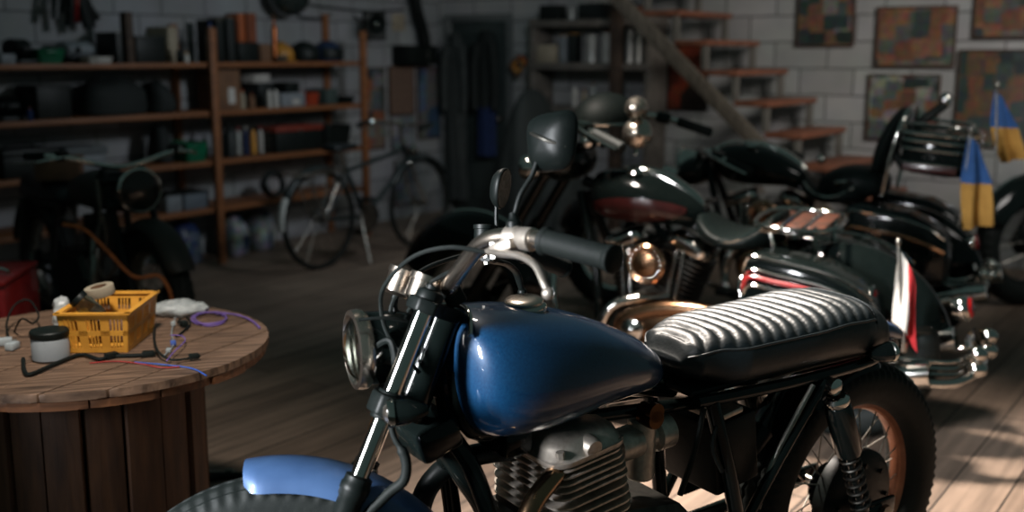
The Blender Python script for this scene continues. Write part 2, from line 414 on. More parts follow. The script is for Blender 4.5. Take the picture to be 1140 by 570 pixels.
# front fender: an arc over the rear half of the tyre
def arc_fender(cx, cz, R, a0, a1, hw, drop, nose=.3, th=.003):
    def fn(u, v):
        a = math.radians(a0 + (a1 - a0) * u); t = (v - .5) * 2
        k = 1
        e = min(u, 1 - u) / .07
        if e < 1: k = .72 + .28 * math.sqrt(max(0, 1 - (1 - e) ** 2))
        y = hw * math.sin(t * 1.45) / math.sin(1.45) * k
        d = drop * (1 - math.cos(t * 1.45)) / (1 - math.cos(1.45)) * k
        return (cx + (R - d) * math.cos(a), y, cz + (R - d) * math.sin(a))
    b = MB(); b.sheet(fn, 40, 16, th); return b
ff = arc_fender(0, .325, .352, 97, 12, .062, .05).build('front_fender', BLUEF, bike)
b = MB()
for sd in (-1, 1):
    b.tube([(0, sd * .07, .335), (.10, sd * .066, .48), (.16, sd * .05, .635)], .0055, 8); b.tube([(.01, sd * .072, .325), (.22, sd * .066, .41), (.335, sd * .053, .43)], .0055, 8)
b.build('fender_stay', STEEL, ff)

# fork: leg line
FT, FB = Vector((.271, 0, .917)), Vector((.0, 0, .325))
FD = (FT - FB).normalized()
def fk(t, y): return FB + (FT - FB) * t + Vector((0, y, 0))
for sd in (-1, 1):
    y = sd * .085
    b = MB(); b.cyl(fk(.46, y), fk(1.0, y), .0152, n=28)
    leg = b.build('fork_tube', CHR, bike)
    b = MB(); f = lambda t: fk(t, y)
    L = (FT - FB).length
    b.lathe([(0, -.03), (.018, -.03), (.022, -.02), (.022, .03), (.0205, .06), (.0205, L * .49), (.023, L * .495), (.023, L * .505), (.0245, L * .51), (.0245, L * .525), (.022, L * .53), (.022, L * .545), (.016, L * .55)], f(0), FD, 28)
    b.build('fork_slider', BLKM, leg)
    b = MB(); b.lathe([(.0195, -.014), (.0205, -.012), (.0205, .012), (.0195, .014)], f(.715), FD, 24); b.lathe([(.0195, -.008), (.021, -.006), (.021, .01), (.0195, .012)], f(.745), FD, 24)
    b.build('clamp_band', BLKM, leg)
    b = MB(); b.lathe([(.02, -.012), (.0215, -.01), (.0215, .012), (.019, .016), (.012, .018), (.012, .024), (.0, .0245)], f(1.0), FD, 24)
    b.build('fork_cap', BLKM, leg)
# triple clamps + steering stem
b = MB()
px, py, pz = frame(FD, (0, 1, 0))
def yoke(t, th, grow):
    P = []
    c = FB + (FT - FB) * t
    out = [(-.09 - grow, -.012), (-.09, -.03 ), (-.05, -.03), (-.02, -.02), (.02, -.02), (.05, -.03), (.09, -.03), (.09 + grow, -.012), (.09 + grow, .018), (.07, .03), (.03, .06), (-.03, .06), (-.07, .03), (-.09 - grow, .018)]
    fx = Vector((FD.z, 0, -FD.x))
    return [c + Vector((0, p, 0)) + fx * q - FD * th / 2 for p, q in out], FD * th
p, e = yoke(.985, .022, .024); b.prism(p, e, .004)
p, e = yoke(.73, .034, .026); b.prism(p, e, .005)
hs = Vector((FD.z, 0, -FD.x)) * .035
b.cyl(FB + (FT - FB) * .72 + hs, FB + (FT - FB) * 1.0 + hs, .027, n=20)
b.build('triple_clamp', BLKM, bike)

# headlamp
HL = Vector((.150, 0, .843)); hd = Vector((-1, -.34, -.03)).normalized()
b = MB(); b.lathe([(.0, .128), (.02, .125), (.04, .112), (.053, .086), (.059, .05), (.061, .02), (.06, 0), (.056, -.004), (.05, 0)], HL, -hd, 40)
hl = b.build('headlamp', BLK, bike)
b = MB(); b.lathe([(.052, -.004), (.058, -.012), (.0655, -.01), (.067, -.001), (.066, .008), (.061, .014), (.057, .012), (.053, .002)], HL, -hd, 48, loop=True); b.build('headlamp_ring', SATC, hl)
b = MB(); b.lathe([(0, .045), (.02, .04), (.04, .02), (.055, -.002)], HL, -hd, 40); b.build('reflector', CHR, hl)
b = MB(); b.lathe([(0, -.024), (.02, -.022), (.04, -.016), (.056, -.005), (.056, -.002), (.04, -.013), (.02, -.019), (0, -.021)], HL, -hd, 40); b.build('lens', GLASS, hl)
for sd in (-1, 1):
    b = MB(); b.tube([HL - hd * .03 + Vector((0, sd * .055, 0)), HL - hd * .04 + Vector((.02, sd * .075, .01)), fk(.79, sd * .07)], .006, 8); b.build('headlamp_bracket', BLKM, hl)
# indicator bullet on the near fork leg and its twin
def indicator(parent, name, c, d, r=.02, lens=AMBER, L=.05, ring=CHR):
    c = Vector(c); d = Vector(d).normalized()
    b = MB(); b.lathe([(0, L), (r * .35, L * .97), (r * .7, L * .75), (r * .92, L * .4), (r, 0), (r * .9, -.002)], c, -d, 24)
    o = b.build(name, BLK, parent)
    b = MB(); b.lathe([(r * .88, .004), (r * 1.08, .002), (r * 1.1, -.005), (r * 1.0, -.009), (r * .88, -.007)], c, -d, 28, loop=True); b.build('indicator_ring', ring, o)
    b = MB(); b.lathe([(0, -.016), (r * .5, -.014), (r * .9, -.005), (r * .9, 0), (0, 0)], c, -d, 24); b.build('indicator_lens', lens, o)
    return o
for sd in (-1, 1):
    c = Vector((.208, sd * .118, .747))
    o = indicator(bike, 'front_indicator', c, (-1, sd * .1, -.02), .021, SATC, .056)
    b = MB(); b.cyl(c + Vector((.02, 0, 0)), fk(.705, sd * .105), .0065, n=10); b.build('indicator_stem', CHR, o)
# gauges
for gy, gx, gz in ((-.035, .252, .915), (.035, .214, .928)):
    g0 = Vector((gx, gy, gz)); gd = Vector((.42, 0, .9)).normalized()
    b = MB(); b.lathe([(0, 0), (.018, 0), (.024, .006), (.025, .035), (.0275, .036), (.0275, .046), (.024, .047), (.0235, .042), (0, .042)], g0, gd, 30)
    g = b.build('gauge', SATC, bike)
    b = MB(); b.lathe([(0, .043), (.023, .043), (.023, .044), (0, .0445)], g0, gd, 28); b.build('dial_face', PLBK, g)
    b = MB(); b.tube([g0, g0 + Vector((0, 0, -.03)), (.262, gy * .6, .885)], .006, 8); b.build('gauge_bracket', BLKM, g)
# handlebar, mirrored
def bar_pts(sd): return [(.312, sd * .02, .938), (.305, sd * .06, .936), (.325, sd * .10, .962), (.352, sd * .14, .992), (.375, sd * .17, 1.004), (.408, sd * .2, 1.004), (.45, sd * .25, .993), (.527, sd * .338, .962)]
b = MB(); b.tube([Vector(p) for p in reversed(bar_pts(-1))] + [Vector(p) for p in bar_pts(1)], .014, 16, 6)
hb = b.build('handlebar', SATC, bike)
for sd in (-1, 1):
    b = MB(); b.box((.309, sd * .035, .928), (.034, .02, .05), (0, -.44, 0), .005); b.build('bar_clamp', BLKM, hb)
for sd in (-1, 1):
    g0, g1 = Vector((.448, sd * .248, .9935)), Vector((.534, sd * .346, .959)); gd = (g1 - g0)
    Lg = gd.length; pr = [(.012, 0), (.021, .0), (.022, .004), (.018, .008)]
    k = 26
    for i in range(k):
        t0 = .01 + (Lg - .02) * i / k; dt = (Lg - .02) / k
        pr += [(.0172, t0), (.0178, t0 + dt * .3), (.0178, t0 + dt * .7)]
    pr += [(.0195, Lg - .009), (.0205, Lg - .006), (.0205, Lg - .002), (.017, Lg), (0, Lg)]
    b = MB(); b.lathe(pr, g0, gd, 28); b.build('grip', RUB, hb, angle=60)
# lever perch, lever, switch block
for sd in (-1, 1):
    b = MB(); q0, q1 = Vector((.400, sd * .192, 1.0045)), Vector((.436, sd * .234, .9965))
    b.lathe([(.014, 0), (.0185, .001), (.0185, .02), (.016, .024), (.0175, .028), (.0175, .05), (.014, .052)], q0, q1 - q0, 22)
    b.box((.392, sd * .205, .990), (.045, .026, .018), (0, -.2, sd * .8), .005)
    lv = b.build('lever_perch', ALU if sd < 0 else BLKM, hb)
    path = sm([(.372, sd * .190, .984), (.388, sd * .214, .979), (.412, sd * .243, .974), (.432, sd * .272, .958), (.440, sd * .292, .934), (.444, sd * .302, .918)], 8)
    rows = []
    for i, p in enumerate(path):
        t = i / (len(path) - 1); wd = .0125 * (1 - t) ** 1.3 + .0055; hh = .0055
        if t < .12: wd = .012
        tn = (path[min(i + 1, len(path) - 1)] - path[max(0, i - 1)]).normalized(); sx = tn.cross(Vector((.3, 0, 1))).normalized(); sz = sx.cross(tn)
        rows.append([p + sx * wd * math.cos(a) + sz * hh * math.sin(a) for a in [2 * PI * j / 12 for j in range(12)]])
    b = MB(); b.rings(rows); b.ell(path[-1], (.0092,) * 3, n=16, m=10); b.build('lever', ALU if sd < 0 else BLKM, lv)
    b = MB(); b.cyl((.376, sd * .194, .974), (.376, sd * .194, .998), .006, n=6); b.build('pivot_screw', STEEL, lv)
# far brake reservoir
b = MB(); b.lathe([(0, 0), (.018, 0), (.019, .004), (.019, .03), (.021, .031), (.021, .038), (0, .04)], (.372, .19, 1.008), (.1, 0, 1), 22); b.build('brake_reservoir', BLKM, hb)
# mirrors: near one rounded square, far one round
ms = Vector((.408, -.2, 1.01)); mc = Vector((.474, -.2, 1.142))
b = MB(); b.lathe([(.0, -.006), (.012, -.006), (.012, .016), (.008, .02), (.006, .03)], ms, (0, 0, 1), 14); b.tube([ms + Vector((0, 0, .02)), ms + Vector((.012, .0, .055)), ms + Vector((.032, 0, .085)), mc + Vector((-.02, .0, -.012)), mc + Vector((-.014, 0, .004))], .0045, 10)
m1 = b.build('mirror_stem', BLKM, bike)
def mirror_shell(c, yaw, tilt, hw, hh, depth, p=4):
    M = Matrix.Translation(c) @ Euler((0, tilt, yaw)).to_matrix().to_4x4()
    rows = []
    for k, s in ((0, .05), (.04, .35), (.2, .66), (.5, .87), (.85, .98), (1.0, 1.0), (1.12, .97)):
        ring = []
        for a in [2 * PI * j / 40 for j in range(40)]:
            ca, sa = math.cos(a), math.sin(a)
            q = (abs(ca) ** p + abs(sa) ** p) ** (-1 / p)
            ring.append(M @ Vector((-depth + depth * k, hw * s * ca * q * (1 + .12 * sa), hh * s * sa * q)))
        rows.append(ring)
    return M, rows
M, rows = mirror_shell(mc, .75, .1, .046, .045, .028)
b = MB(); b.rings(rows); o = b.build('mirror_shell', BLKM, m1)
b = MB(); b.rings([[M @ Vector((.0035, (r.x), (r.y))) for r in [Vector((.034 * math.cos(a) * (abs(math.cos(a)) ** 4 + abs(math.sin(a)) ** 4) ** -.25, .04 * math.sin(a) * (abs(math.cos(a)) ** 4 + abs(math.sin(a)) ** 4) ** -.25)) for a in [2 * PI * j / 40 for j in range(40)]]], [M @ Vector((.0045, 0, 0)) + (M.to_3x3() @ Vector((0, .033 * math.cos(a), .039 * math.sin(a)))) for a in [2 * PI * j / 40 for j in range(40)]]]); b.build('mirror_glass', MIRR, o)
b = MB(); b.tube([M @ Vector((-.012, -.036, -.014)), M @ Vector((-.03, -.01, -.002)), M @ Vector((-.027, .016, .01)), M @ Vector((-.016, .03, .016))], .0032, 8); b.build('mirror_arm', STEEL, o)
ms2 = Vector((.410, .2, 1.012)); mc2 = Vector((.414, .2, 1.112))
b = MB(); b.lathe([(0, -.01), (.011, -.01), (.011, .012), (.007, .016)], ms2, (0, 0, 1), 12); b.tube([ms2, ms2 + Vector((-.012, .0, .03)), mc2 + Vector((-.012, 0, -.01))], .004, 8)
m2 = b.build('mirror_stem', BLKM, bike)
M, rows = mirror_shell(mc2, -.45, .25, .030, .0385, .022, 2.3)
b = MB(); b.rings(rows); o = b.build('mirror_shell', BLKM, m2)
b = MB(); b.rings([[M @ Vector((.0032, .0275 * s * math.cos(a), .036 * s * math.sin(a))) for a in [2 * PI * j / 32 for j in range(32)]] for s in (1, .5, .02)]); b.build('mirror_glass', MIRR, o)
# cables
for pts, r in (([(.365, -.19, .984), (.31, -.18, .995), (.255, -.15, .985), (.21, -.10, .95), (.195, -.06, .915), (.205, -.045, .86), (.25, -.04, .80)], .0036),
               ([(.36, -.15, .985), (.32, -.1, .965), (.27, -.05, .94), (.235, .01, .90)], .0038),
               ([(.37, .165, .995), (.31, .1, .985), (.25, .05, .96), (.205, .02, .90), (.24, .02, .82)], .0042),
               ([(.235, -.05, .885), (.20, -.07, .893), (.16, -.08, .893)], .0028)):
    b = MB(); b.tube(pts, r, 8, 8); b.build('control_cable', RUB, bike)
b = MB(); b.tube([(.200, -.10, .75), (.206, -.1, .71), (.222, -.1, .674), (.218, -.095, .64), (.19, -.085, .617), (.13, -.08, .56), (.08, -.08, .48)], lambda t: .0085 if .25 < t < .95 else .005, 10, 8); b.build('brake_hose', RUB, bike)

# tank
def sec(x, zb, zt, hw, px_=2.6, n=32, mid=.5, ty=1.0):
    zc = zb + (zt - zb) * mid; R = []
    for a in [2 * PI * j / n for j in range(n)]:
        ca, sa = math.cos(a), math.sin(a)
        y = hw * math.copysign(abs(ca) ** (2 / px_), ca)
        h = (zt - zc) if sa > 0 else (zc - zb)
        R.append(Vector((x, y, zc + h * math.copysign(abs(sa) ** (2 / 2.3), sa))))
    return R
TS = [(.294, .79, .835, .02, .5), (.297, .765, .86, .06, .5), (.305, .73, .878, .095, .5), (.32, .70, .891, .118, .49), (.35, .676, .897, .132, .48), (.40, .67, .895, .139, .46), (.455, .674, .885, .140, .45), (.52, .682, .872, .135, .45), (.58, .693, .853, .125, .45), (.64, .694, .828, .109, .45), (.69, .694, .803, .092, .45), (.72, .696, .783, .078, .45), (.742, .702, .766, .06, .45), (.75, .715, .75, .035, .45)]
b = MB(); b.rings([sec(x, zb, zt, hw, 2.5, 36, m) for x, zb, zt, hw, m in TS])
tank = b.build('fuel_tank', BLUE, bike, sub=2, angle=180)
b = MB(); b.lathe([(.036, -.012), (.04, -.006), (.04, .004), (.036, .007), (.033, .008)], (.457, 0, .882), (-.08, 0, 1), 36)
o = b.build('filler_neck', CHR, tank)
b = MB(); b.lathe([(.033, .004), (.0345, .006), (.0345, .013), (.032, .0155), (.02, .018), (.0, .0185)], (.457, 0, .882), (-.08, 0, 1), 36); b.build('filler_cap', SATC, tank)
b = MB(); b.tube([(.30, -.07, .872), (.318, -.04, .897), (.326, .0, .902), (.316, .05, .893)], .0045, 10); b.build('tank_front_trim', CHR, tank)
b = MB(); b.lathe([(0, 0), (.018, .0), (.018, .012), (.012, .016), (.012, .04), (0, .04)], (.70, -.09, .668), (0, 1, .0), 20); b.build('fuel_tap', BRASS, tank)

# seat: rolls across the top, smooth hump behind, piping along the edge
SX0, SX1 = .79, 1.42
def seat_prof(x):
    t = (x - SX0) / (SX1 - SX0)
    top = [(.0, .745), (.04, .778), (.12, .793), (.3, .796), (.5, .799), (.65, .806), (.78, .803), (.86, .79), (.93, .762), (.98, .725), (1, .70)]
    bot = [(0, .725), (.05, .698), (.15, .68), (.5, .684), (.8, .676), (.95, .676), (1, .68)]
    wid = [(0, .05), (.05, .085), (.2, .118), (.5, .126), (.75, .122), (.9, .10), (.97, .075), (1, .05)]
    def ip(L):
        for (a, u), (c, v) in zip(L, L[1:]):
            if t <= c:
                f = (t - a) / (c - a); f = f * f * (3 - 2 * f) * .5 + f * .5
                return u + (v - u) * f
        return L[-1][1]
    return ip(bot), ip(top), ip(wid)
rows = []; N = 230
for i in range(N + 1):
    x = SX0 + (SX1 - SX0) * i / N; zb, zt, hw = seat_prof(x); t = i / N
    ring = []
    for j in range(44):
        a = 2 * PI * j / 44; ca, sa = math.cos(a), math.sin(a)
        y = hw * math.copysign(abs(ca) ** (2 / 3.4), ca); z = (zb + zt) / 2 + (zt - zb) / 2 * math.copysign(abs(sa) ** (2 / 2.8), sa)
        if sa > .38 and .02 < t < .80:
            w = min(1, (sa - .38) / .2); xr = x + .03 * (y / hw) ** 2
            ph = (xr - SX0) / .031
            e = min(1, (t - .02) / .02, (.80 - t) / .02)
            z += w * e * (.0095 * abs(math.sin(PI * ph)) ** .65 - .007)
        if .8 <= t < .815 and sa > .1: z -= .004
        ring.append(Vector((x, y, z)))
    rows.append(ring)
b = MB(); b.rings(rows); seat = b.build('seat', LEA, bike, angle=70)
for sd in (-1, 1):
    P = []
    for i in range(25):
        x = SX0 + .012 + (SX1 - SX0) * .79 * i / 24; zb, zt, hw = seat_prof(x); sa = .34
        P.append((x, sd * hw * 1.0 * (math.cos(math.asin(sa))) ** (2 / 3.4), (zb + zt) / 2 + (zt - zb) / 2 * sa ** (2 / 2.8) + .001))
    b = MB(); b.tube(P, .0028, 8, 3); b.build('seat_piping', LEA, seat)
b = MB(); b.tube([Vector((SX0 + (SX1 - SX0) * .807, seat_prof(SX0 + (SX1 - SX0) * .807)[2] * 1.0 * math.copysign(abs(math.cos(a)) ** (2 / 3.4), math.cos(a)), (lambda q: (q[0] + q[1]) / 2 + (q[1] - q[0]) / 2 * math.sin(a) ** (2 / 2.8) + .0015)(seat_prof(SX0 + (SX1 - SX0) * .807)))) for a in [.2 + (PI - .4) * k / 16 for k in range(17)]], .0028, 8, 2); b.build('hump_seam', LEA, seat)
b = MB(); b.box((1.07, 0, .685), (.56, .17, .012), bev=.004); b.build('seat_base', BLKM, seat)
# frame
b = MB(); tb = lambda p, r=.0155: b.tube(p, r, 12, 6)
hs0 = FB + (FT - FB) * .74 + hs; hs1 = FB + (FT - FB) * .96 + hs
tb([hs1 + Vector((.02, 0, -.03)), (.42, 0, .77), (.68, 0, .70), (.82, 0, .67)], .02)
for sd in (-1, 1):
    tb([(.30, sd * .02, .68), (.33, sd * .05, .61), (.37, sd * .08, .45), (.41, sd * .11, .22), (.50, sd * .12, .165), (.86, sd * .12, .165), (.93, sd * .12, .24), (.90, sd * .11, .45), (.84, sd * .09, .665)], .0165)
    tb([(.80, sd * .09, .67), (1.04, sd * .105, .67), (1.30, sd * .1, .672), (1.40, sd * .06, .68)], .0125)
    tb([(.91, sd * .11, .36), (1.02, sd * .115, .52), (1.14, sd * .115, .66)], .0115)
    tb([(.30, sd * .02, .80), (.33, sd * .03, .69), (.48, sd * .03, .675), (.84, sd * .05, .65)], .013)
tb([(.285, 0, .69), (.33, 0, .61), (.385, 0, .52), (.42, 0, .40)], .022)
b.box((.265, 0, .69), (.08, .09, .06), (0, -.3, 0), .01)
b.box((.42, 0, .655), (.06, .1, .05), (0, 0, 0), .008)
b.cyl(FB + (FT - FB) * .70 + hs, FB + (FT - FB) * .97 + hs, .03, n=20)
b.build('frame', BLK, bike)
b = MB()
for sd in (-1, 1):
    b.tube([(.93, sd * .105, .30), (1.1, sd * .108, .305), (1.372, sd * .108, .318)], .016, 12); b.box((1.38, sd * .108, .318), (.09, .012, .045), bev=.005)
b.tube([(.96, -.105, .30), (.99, 0, .30), (.96, .105, .30)], .015, 10)
b.build('swingarm', BLK, bike)
# shocks
for sd in (-1, 1):
    a0, a1 = Vector((1.147, sd * .132, .652)), Vector((1.285, sd * .132, .335)); d = a1 - a0; Ls = d.length
    b = MB(); b.lathe([(.0, .035), (.012, .035), (.016, .04), (.026, .046), (.0285, .06), (.0285, Ls * .48), (.026, Ls * .5), (.012, Ls * .5), (.009, Ls * .55), (.009, Ls - .03), (.016, Ls - .025), (.016, Ls - .015), (0, Ls - .01)], a0, d, 28)
    sh = b.build('shock_absorber', BLK, bike)
    b = MB(); b.lathe([(0, -.026), (.01, -.026), (.0105, -.014), (.017, -.012), (.018, -.004), (.018, .008), (.012, .012), (0, .012)], a0, (0, -sd * -1, 0), 20); b.lathe([(.02, .024), (.027, .03), (.028, .037), (.024, .044), (.01, .044)], a0, d, 26)
    b.build('shock_top_mount', CHR, sh)
    x, y, z = frame(d); P = [a0 + z * (Ls * .5 + (Ls * .43) * t / 90) + (x * math.cos(t * 2 * PI / 13) + y * math.sin(t * 2 * PI / 13)) * .02 for t in range(91)]
    b = MB(); b.tube(P, .0036, 8, 1); b.build('spring', DALU, sh)
# rear fender (short, black), its stay, tail lamp and indicators
rf = arc_fender(1.372, .318, .342, 84, 148, .066, .03).build('rear_fender', BLK, bike)
b = MB()
for sd in (-1, 1): b.tube([(1.10, sd * .118, .66), (1.05, sd * .116, .59), (1.0, sd * .112, .51), (.97, sd * .11, .42)], .006, 8)
b.build('fender_stay', STEEL, rf)
b = MB(); b.rings([sec(x, zb, zt, hw, 2.4, 24) for x, zb, zt, hw in ((1.395, .69, .722, .035), (1.415, .685, .732, .04), (1.45, .68, .728, .04), (1.49, .672, .71, .036), (1.525, .664, .692, .026), (1.54, .662, .676, .01))]); tl = b.build('tail_fairing', BLUEF, bike, sub=1)
b = MB(); b.rings([sec(x, zb, zt, hw, 2.6, 20) for x, zb, zt, hw in ((1.44, .648, .675, .034), (1.49, .645, .67, .032), (1.515, .648, .666, .022))]); b.build('tail_lens', REDL, tl, sub=1)
for sd in (-1, 1):
    c = Vector((1.325, sd * .13, .697)); o = indicator(bike, 'rear_indicator', c, (1, sd * .15, 0), .021, AMBER, .055)
    b = MB(); b.cyl(c + Vector((-.025, 0, 0)), (1.30, sd * .08, .69), .006, n=10); b.build('indicator_stem', BLKM, o)

# engine
eng = MB(); eng.rings([[Vector((x * k + .56, y, z * k + .35)) for x, z in ((-.13, -.14), (.2, -.16), (.27, -.08), (.27, .06), (.2, .13), (.05, .15), (-.1, .14), (-.16, .03))] for y, k in ((-.115, .88), (-.10, 1), (.10, 1), (.115, .88))])
eng = eng.build('engine_case', DALU, bike, angle=25)
b = MB(); b.lathe([(0, -.028), (.05, -.026), (.075, -.018), (.083, 0), (.083, .02)], (.70, -.115, .33), (0, 1, 0), 36); b.build('clutch_cover', ALU, eng)
cyl_ax = Vector((-.14, 0, .99)).normalized(); c0 = Vector((.560, 0, .46))
def rrect(c, ax, hx, hy, r, n=6):
    z = Vector(ax).normalized(); x = Vector((z.z, 0, -z.x)); y = Vector((0, 1, 0)); out = []
    for k, (sx, sy) in enumerate(((1, 1), (-1, 1), (-1, -1), (1, -1))):
        for i in range(n + 1):
            a = PI / 2 * (k + i / n); out.append(Vector(c) + x * (sx * (hx - r) + r * math.cos(a)) + y * (sy * (hy - r) + r * math.sin(a)))
    return out
b = MB(); b.rings([rrect(c0 + cyl_ax * h, cyl_ax, hx, hy, .03) for h, hx, hy in ((0, .062, .085), (.09, .062, .085), (.11, .07, .09), (.125, .07, .09))]); cyl = b.build('cylinder', DALU, bike)
for k in range(6):
    h = .004 + k * .0165; b = MB(); g = .012 * (1 - abs(k - 3) / 7)
    b.rings([rrect(c0 + cyl_ax * (h + q), cyl_ax, .078 + g + s, .108 + g * .6 + s, .035) for q, s in ((0, -.002), (.001, 0), (.0045, 0), (.0055, -.002))]); b.build('cooling_fin', ALU, cyl)
# cylinder head fins and rounded valve cover
for k in range(5):
    h = .106 + k * .0125; b = MB()
    b.rings([rrect(c0 + cyl_ax * (h + q), cyl_ax, .085 - k * .002 + s, .114 - k * .001 + s, .03) for q, s in ((0, -.002), (.001, 0), (.0045, 0), (.0055, -.002))]); b.build('cooling_fin', ALU, cyl)
b = MB(); b.rings([rrect(c0 + cyl_ax * h, cyl_ax, hx, hy, r) for h, hx, hy, r in ((.166, .082, .112, .035), (.169, .084, .114, .036), (.176, .084, .114, .036), (.178, .079, .109, .034), (.195, .074, .104, .04), (.208, .06, .09, .045), (.214, .04, .07, .035), (.216, .01, .03, .01))])
b.lathe([(0, -.010), (.016, -.008), (.02, 0), (.02, .02)], c0 + cyl_ax * .184 + Vector((0, -.106, 0)), (0, 1, .15), 24)
for sx in (-1, 1): b.cyl(c0 + cyl_ax * .176 + Vector((sx * .066, -.10, 0)), c0 + cyl_ax * .188 + Vector((sx * .066, -.10, 0)), .008, n=6)
b.build('valve_cover', ALU, cyl, angle=50)
# exhaust: curves out of the head, down and back
b = MB(); b.tube([(.51, -.06, .605), (.475, -.085, .602), (.44, -.10, .592), (.40, -.112, .565), (.375, -.12, .51), (.37, -.125, .40), (.39, -.13, .28), (.47, -.135, .19), (.65, -.14, .16), (1.0, -.15, .17), (1.1, -.152, .18)], .0185, 16, 8)
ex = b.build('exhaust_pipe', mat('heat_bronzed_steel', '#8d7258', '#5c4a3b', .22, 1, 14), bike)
b = MB(); b.lathe([(.02, 0), (.034, .05), (.036, .06), (.036, .42), (.03, .46), (.026, .47), (.02, .465)], (1.08, -.152, .178), (1, 0, .06), 26); b.build('silencer', CHR, ex)
b = MB(); b.lathe([(.02, 0), (.03, .001), (.03, .01), (.02, .011)], (.492, -.075, .604), (.8, .6, .05), 20); b.build('exhaust_collar', ALU, ex)
# twin on the far side, finished in black
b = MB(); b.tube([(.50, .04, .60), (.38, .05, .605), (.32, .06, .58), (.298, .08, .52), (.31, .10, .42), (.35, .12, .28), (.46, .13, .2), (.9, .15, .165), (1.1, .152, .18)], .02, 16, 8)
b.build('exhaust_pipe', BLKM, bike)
# carburettor, air filter, battery box, coils
b = MB(); b.lathe([(0, 0), (.03, 0), (.032, .01), (.032, .05), (.024, .055), (.024, .09), (.034, .095), (.034, .13), (0, .13)], (.64, -.045, .60), (1, 0, .06), 24); b.cyl((.705, -.045, .525), (.705, -.045, .645), .028, n=20, bev=.004)
cb = b.build('carburettor', ALU, bike)
b = MB(); b.lathe([(0, -.005), (.018, -.005), (.02, 0), (.02, .03), (0, .03)], (.70, -.085, .655), (0, 1, 0), 20); b.build('brass_float_cap', BRASS, cb)
b = MB(); b.box((.915, -.02, .545), (.12, .15, .15), (0, -.15, 0), .008); bx = b.build('battery_box', BLKM, bike)
b = MB(); b.box((.885, -.05, .632), (.07, .1, .012), (0, -.15, 0), .003); b.build('battery_lid', ALU, bx)
b = MB(); b.tube([(.85, -.1, .63), (.83, -.11, .58), (.86, -.11, .525)], .005, 8); b.tube([(.81, -.1, .66), (.79, -.1, .57), (.77, -.09, .49)], .006, 8); b.build('wiring', RUB, bx)
b = MB(); b.lathe([(0, 0), (.022, 0), (.024, .004), (.024, .05), (0, .055)], (.985, -.06, .53), (.7, 0, .55), 18); b.build('regulator', BLKM, bike)
# chain cover, foot peg, side stand
b = MB(); b.box((1.17, .125, .39), (.36, .012, .05), (0, -.06, 0), .004); b.build('chain_guard', BLK, bike)
for sd in (-1, 1):
    b = MB(); b.cyl((.84, sd * .13, .25), (.84, sd * .22, .25), .014, n=14, bev=.003); b.build('foot_peg', RUB, bike)
b = MB(); b.tube([(.65, -.12, .17), (.63, -.17, .09), (.61, -.235, .018)], .01, 10); b.box((.605, -.24, .016), (.06, .05, .008), bev=.002); b.build('side_stand', BLKM, bike)

# the bars are turned to the far side: everything on the fork turns about the steering stem
SO = FB + hs
XF = Matrix.Translation(SO) @ Matrix.Rotation(-.61, 4, FD) @ Matrix.Translation(-SO)
for o in list(bike.children):
    if o.name.split('.')[0] in ('front_wheel', 'front_fender', 'fork_tube', 'triple_clamp', 'headlamp', 'front_indicator', 'gauge', 'handlebar', 'mirror_stem', 'control_cable', 'brake_hose'):
        o.matrix_basis = XF @ Matrix.LocRotScale(o.location, o.rotation_euler, o.scale)
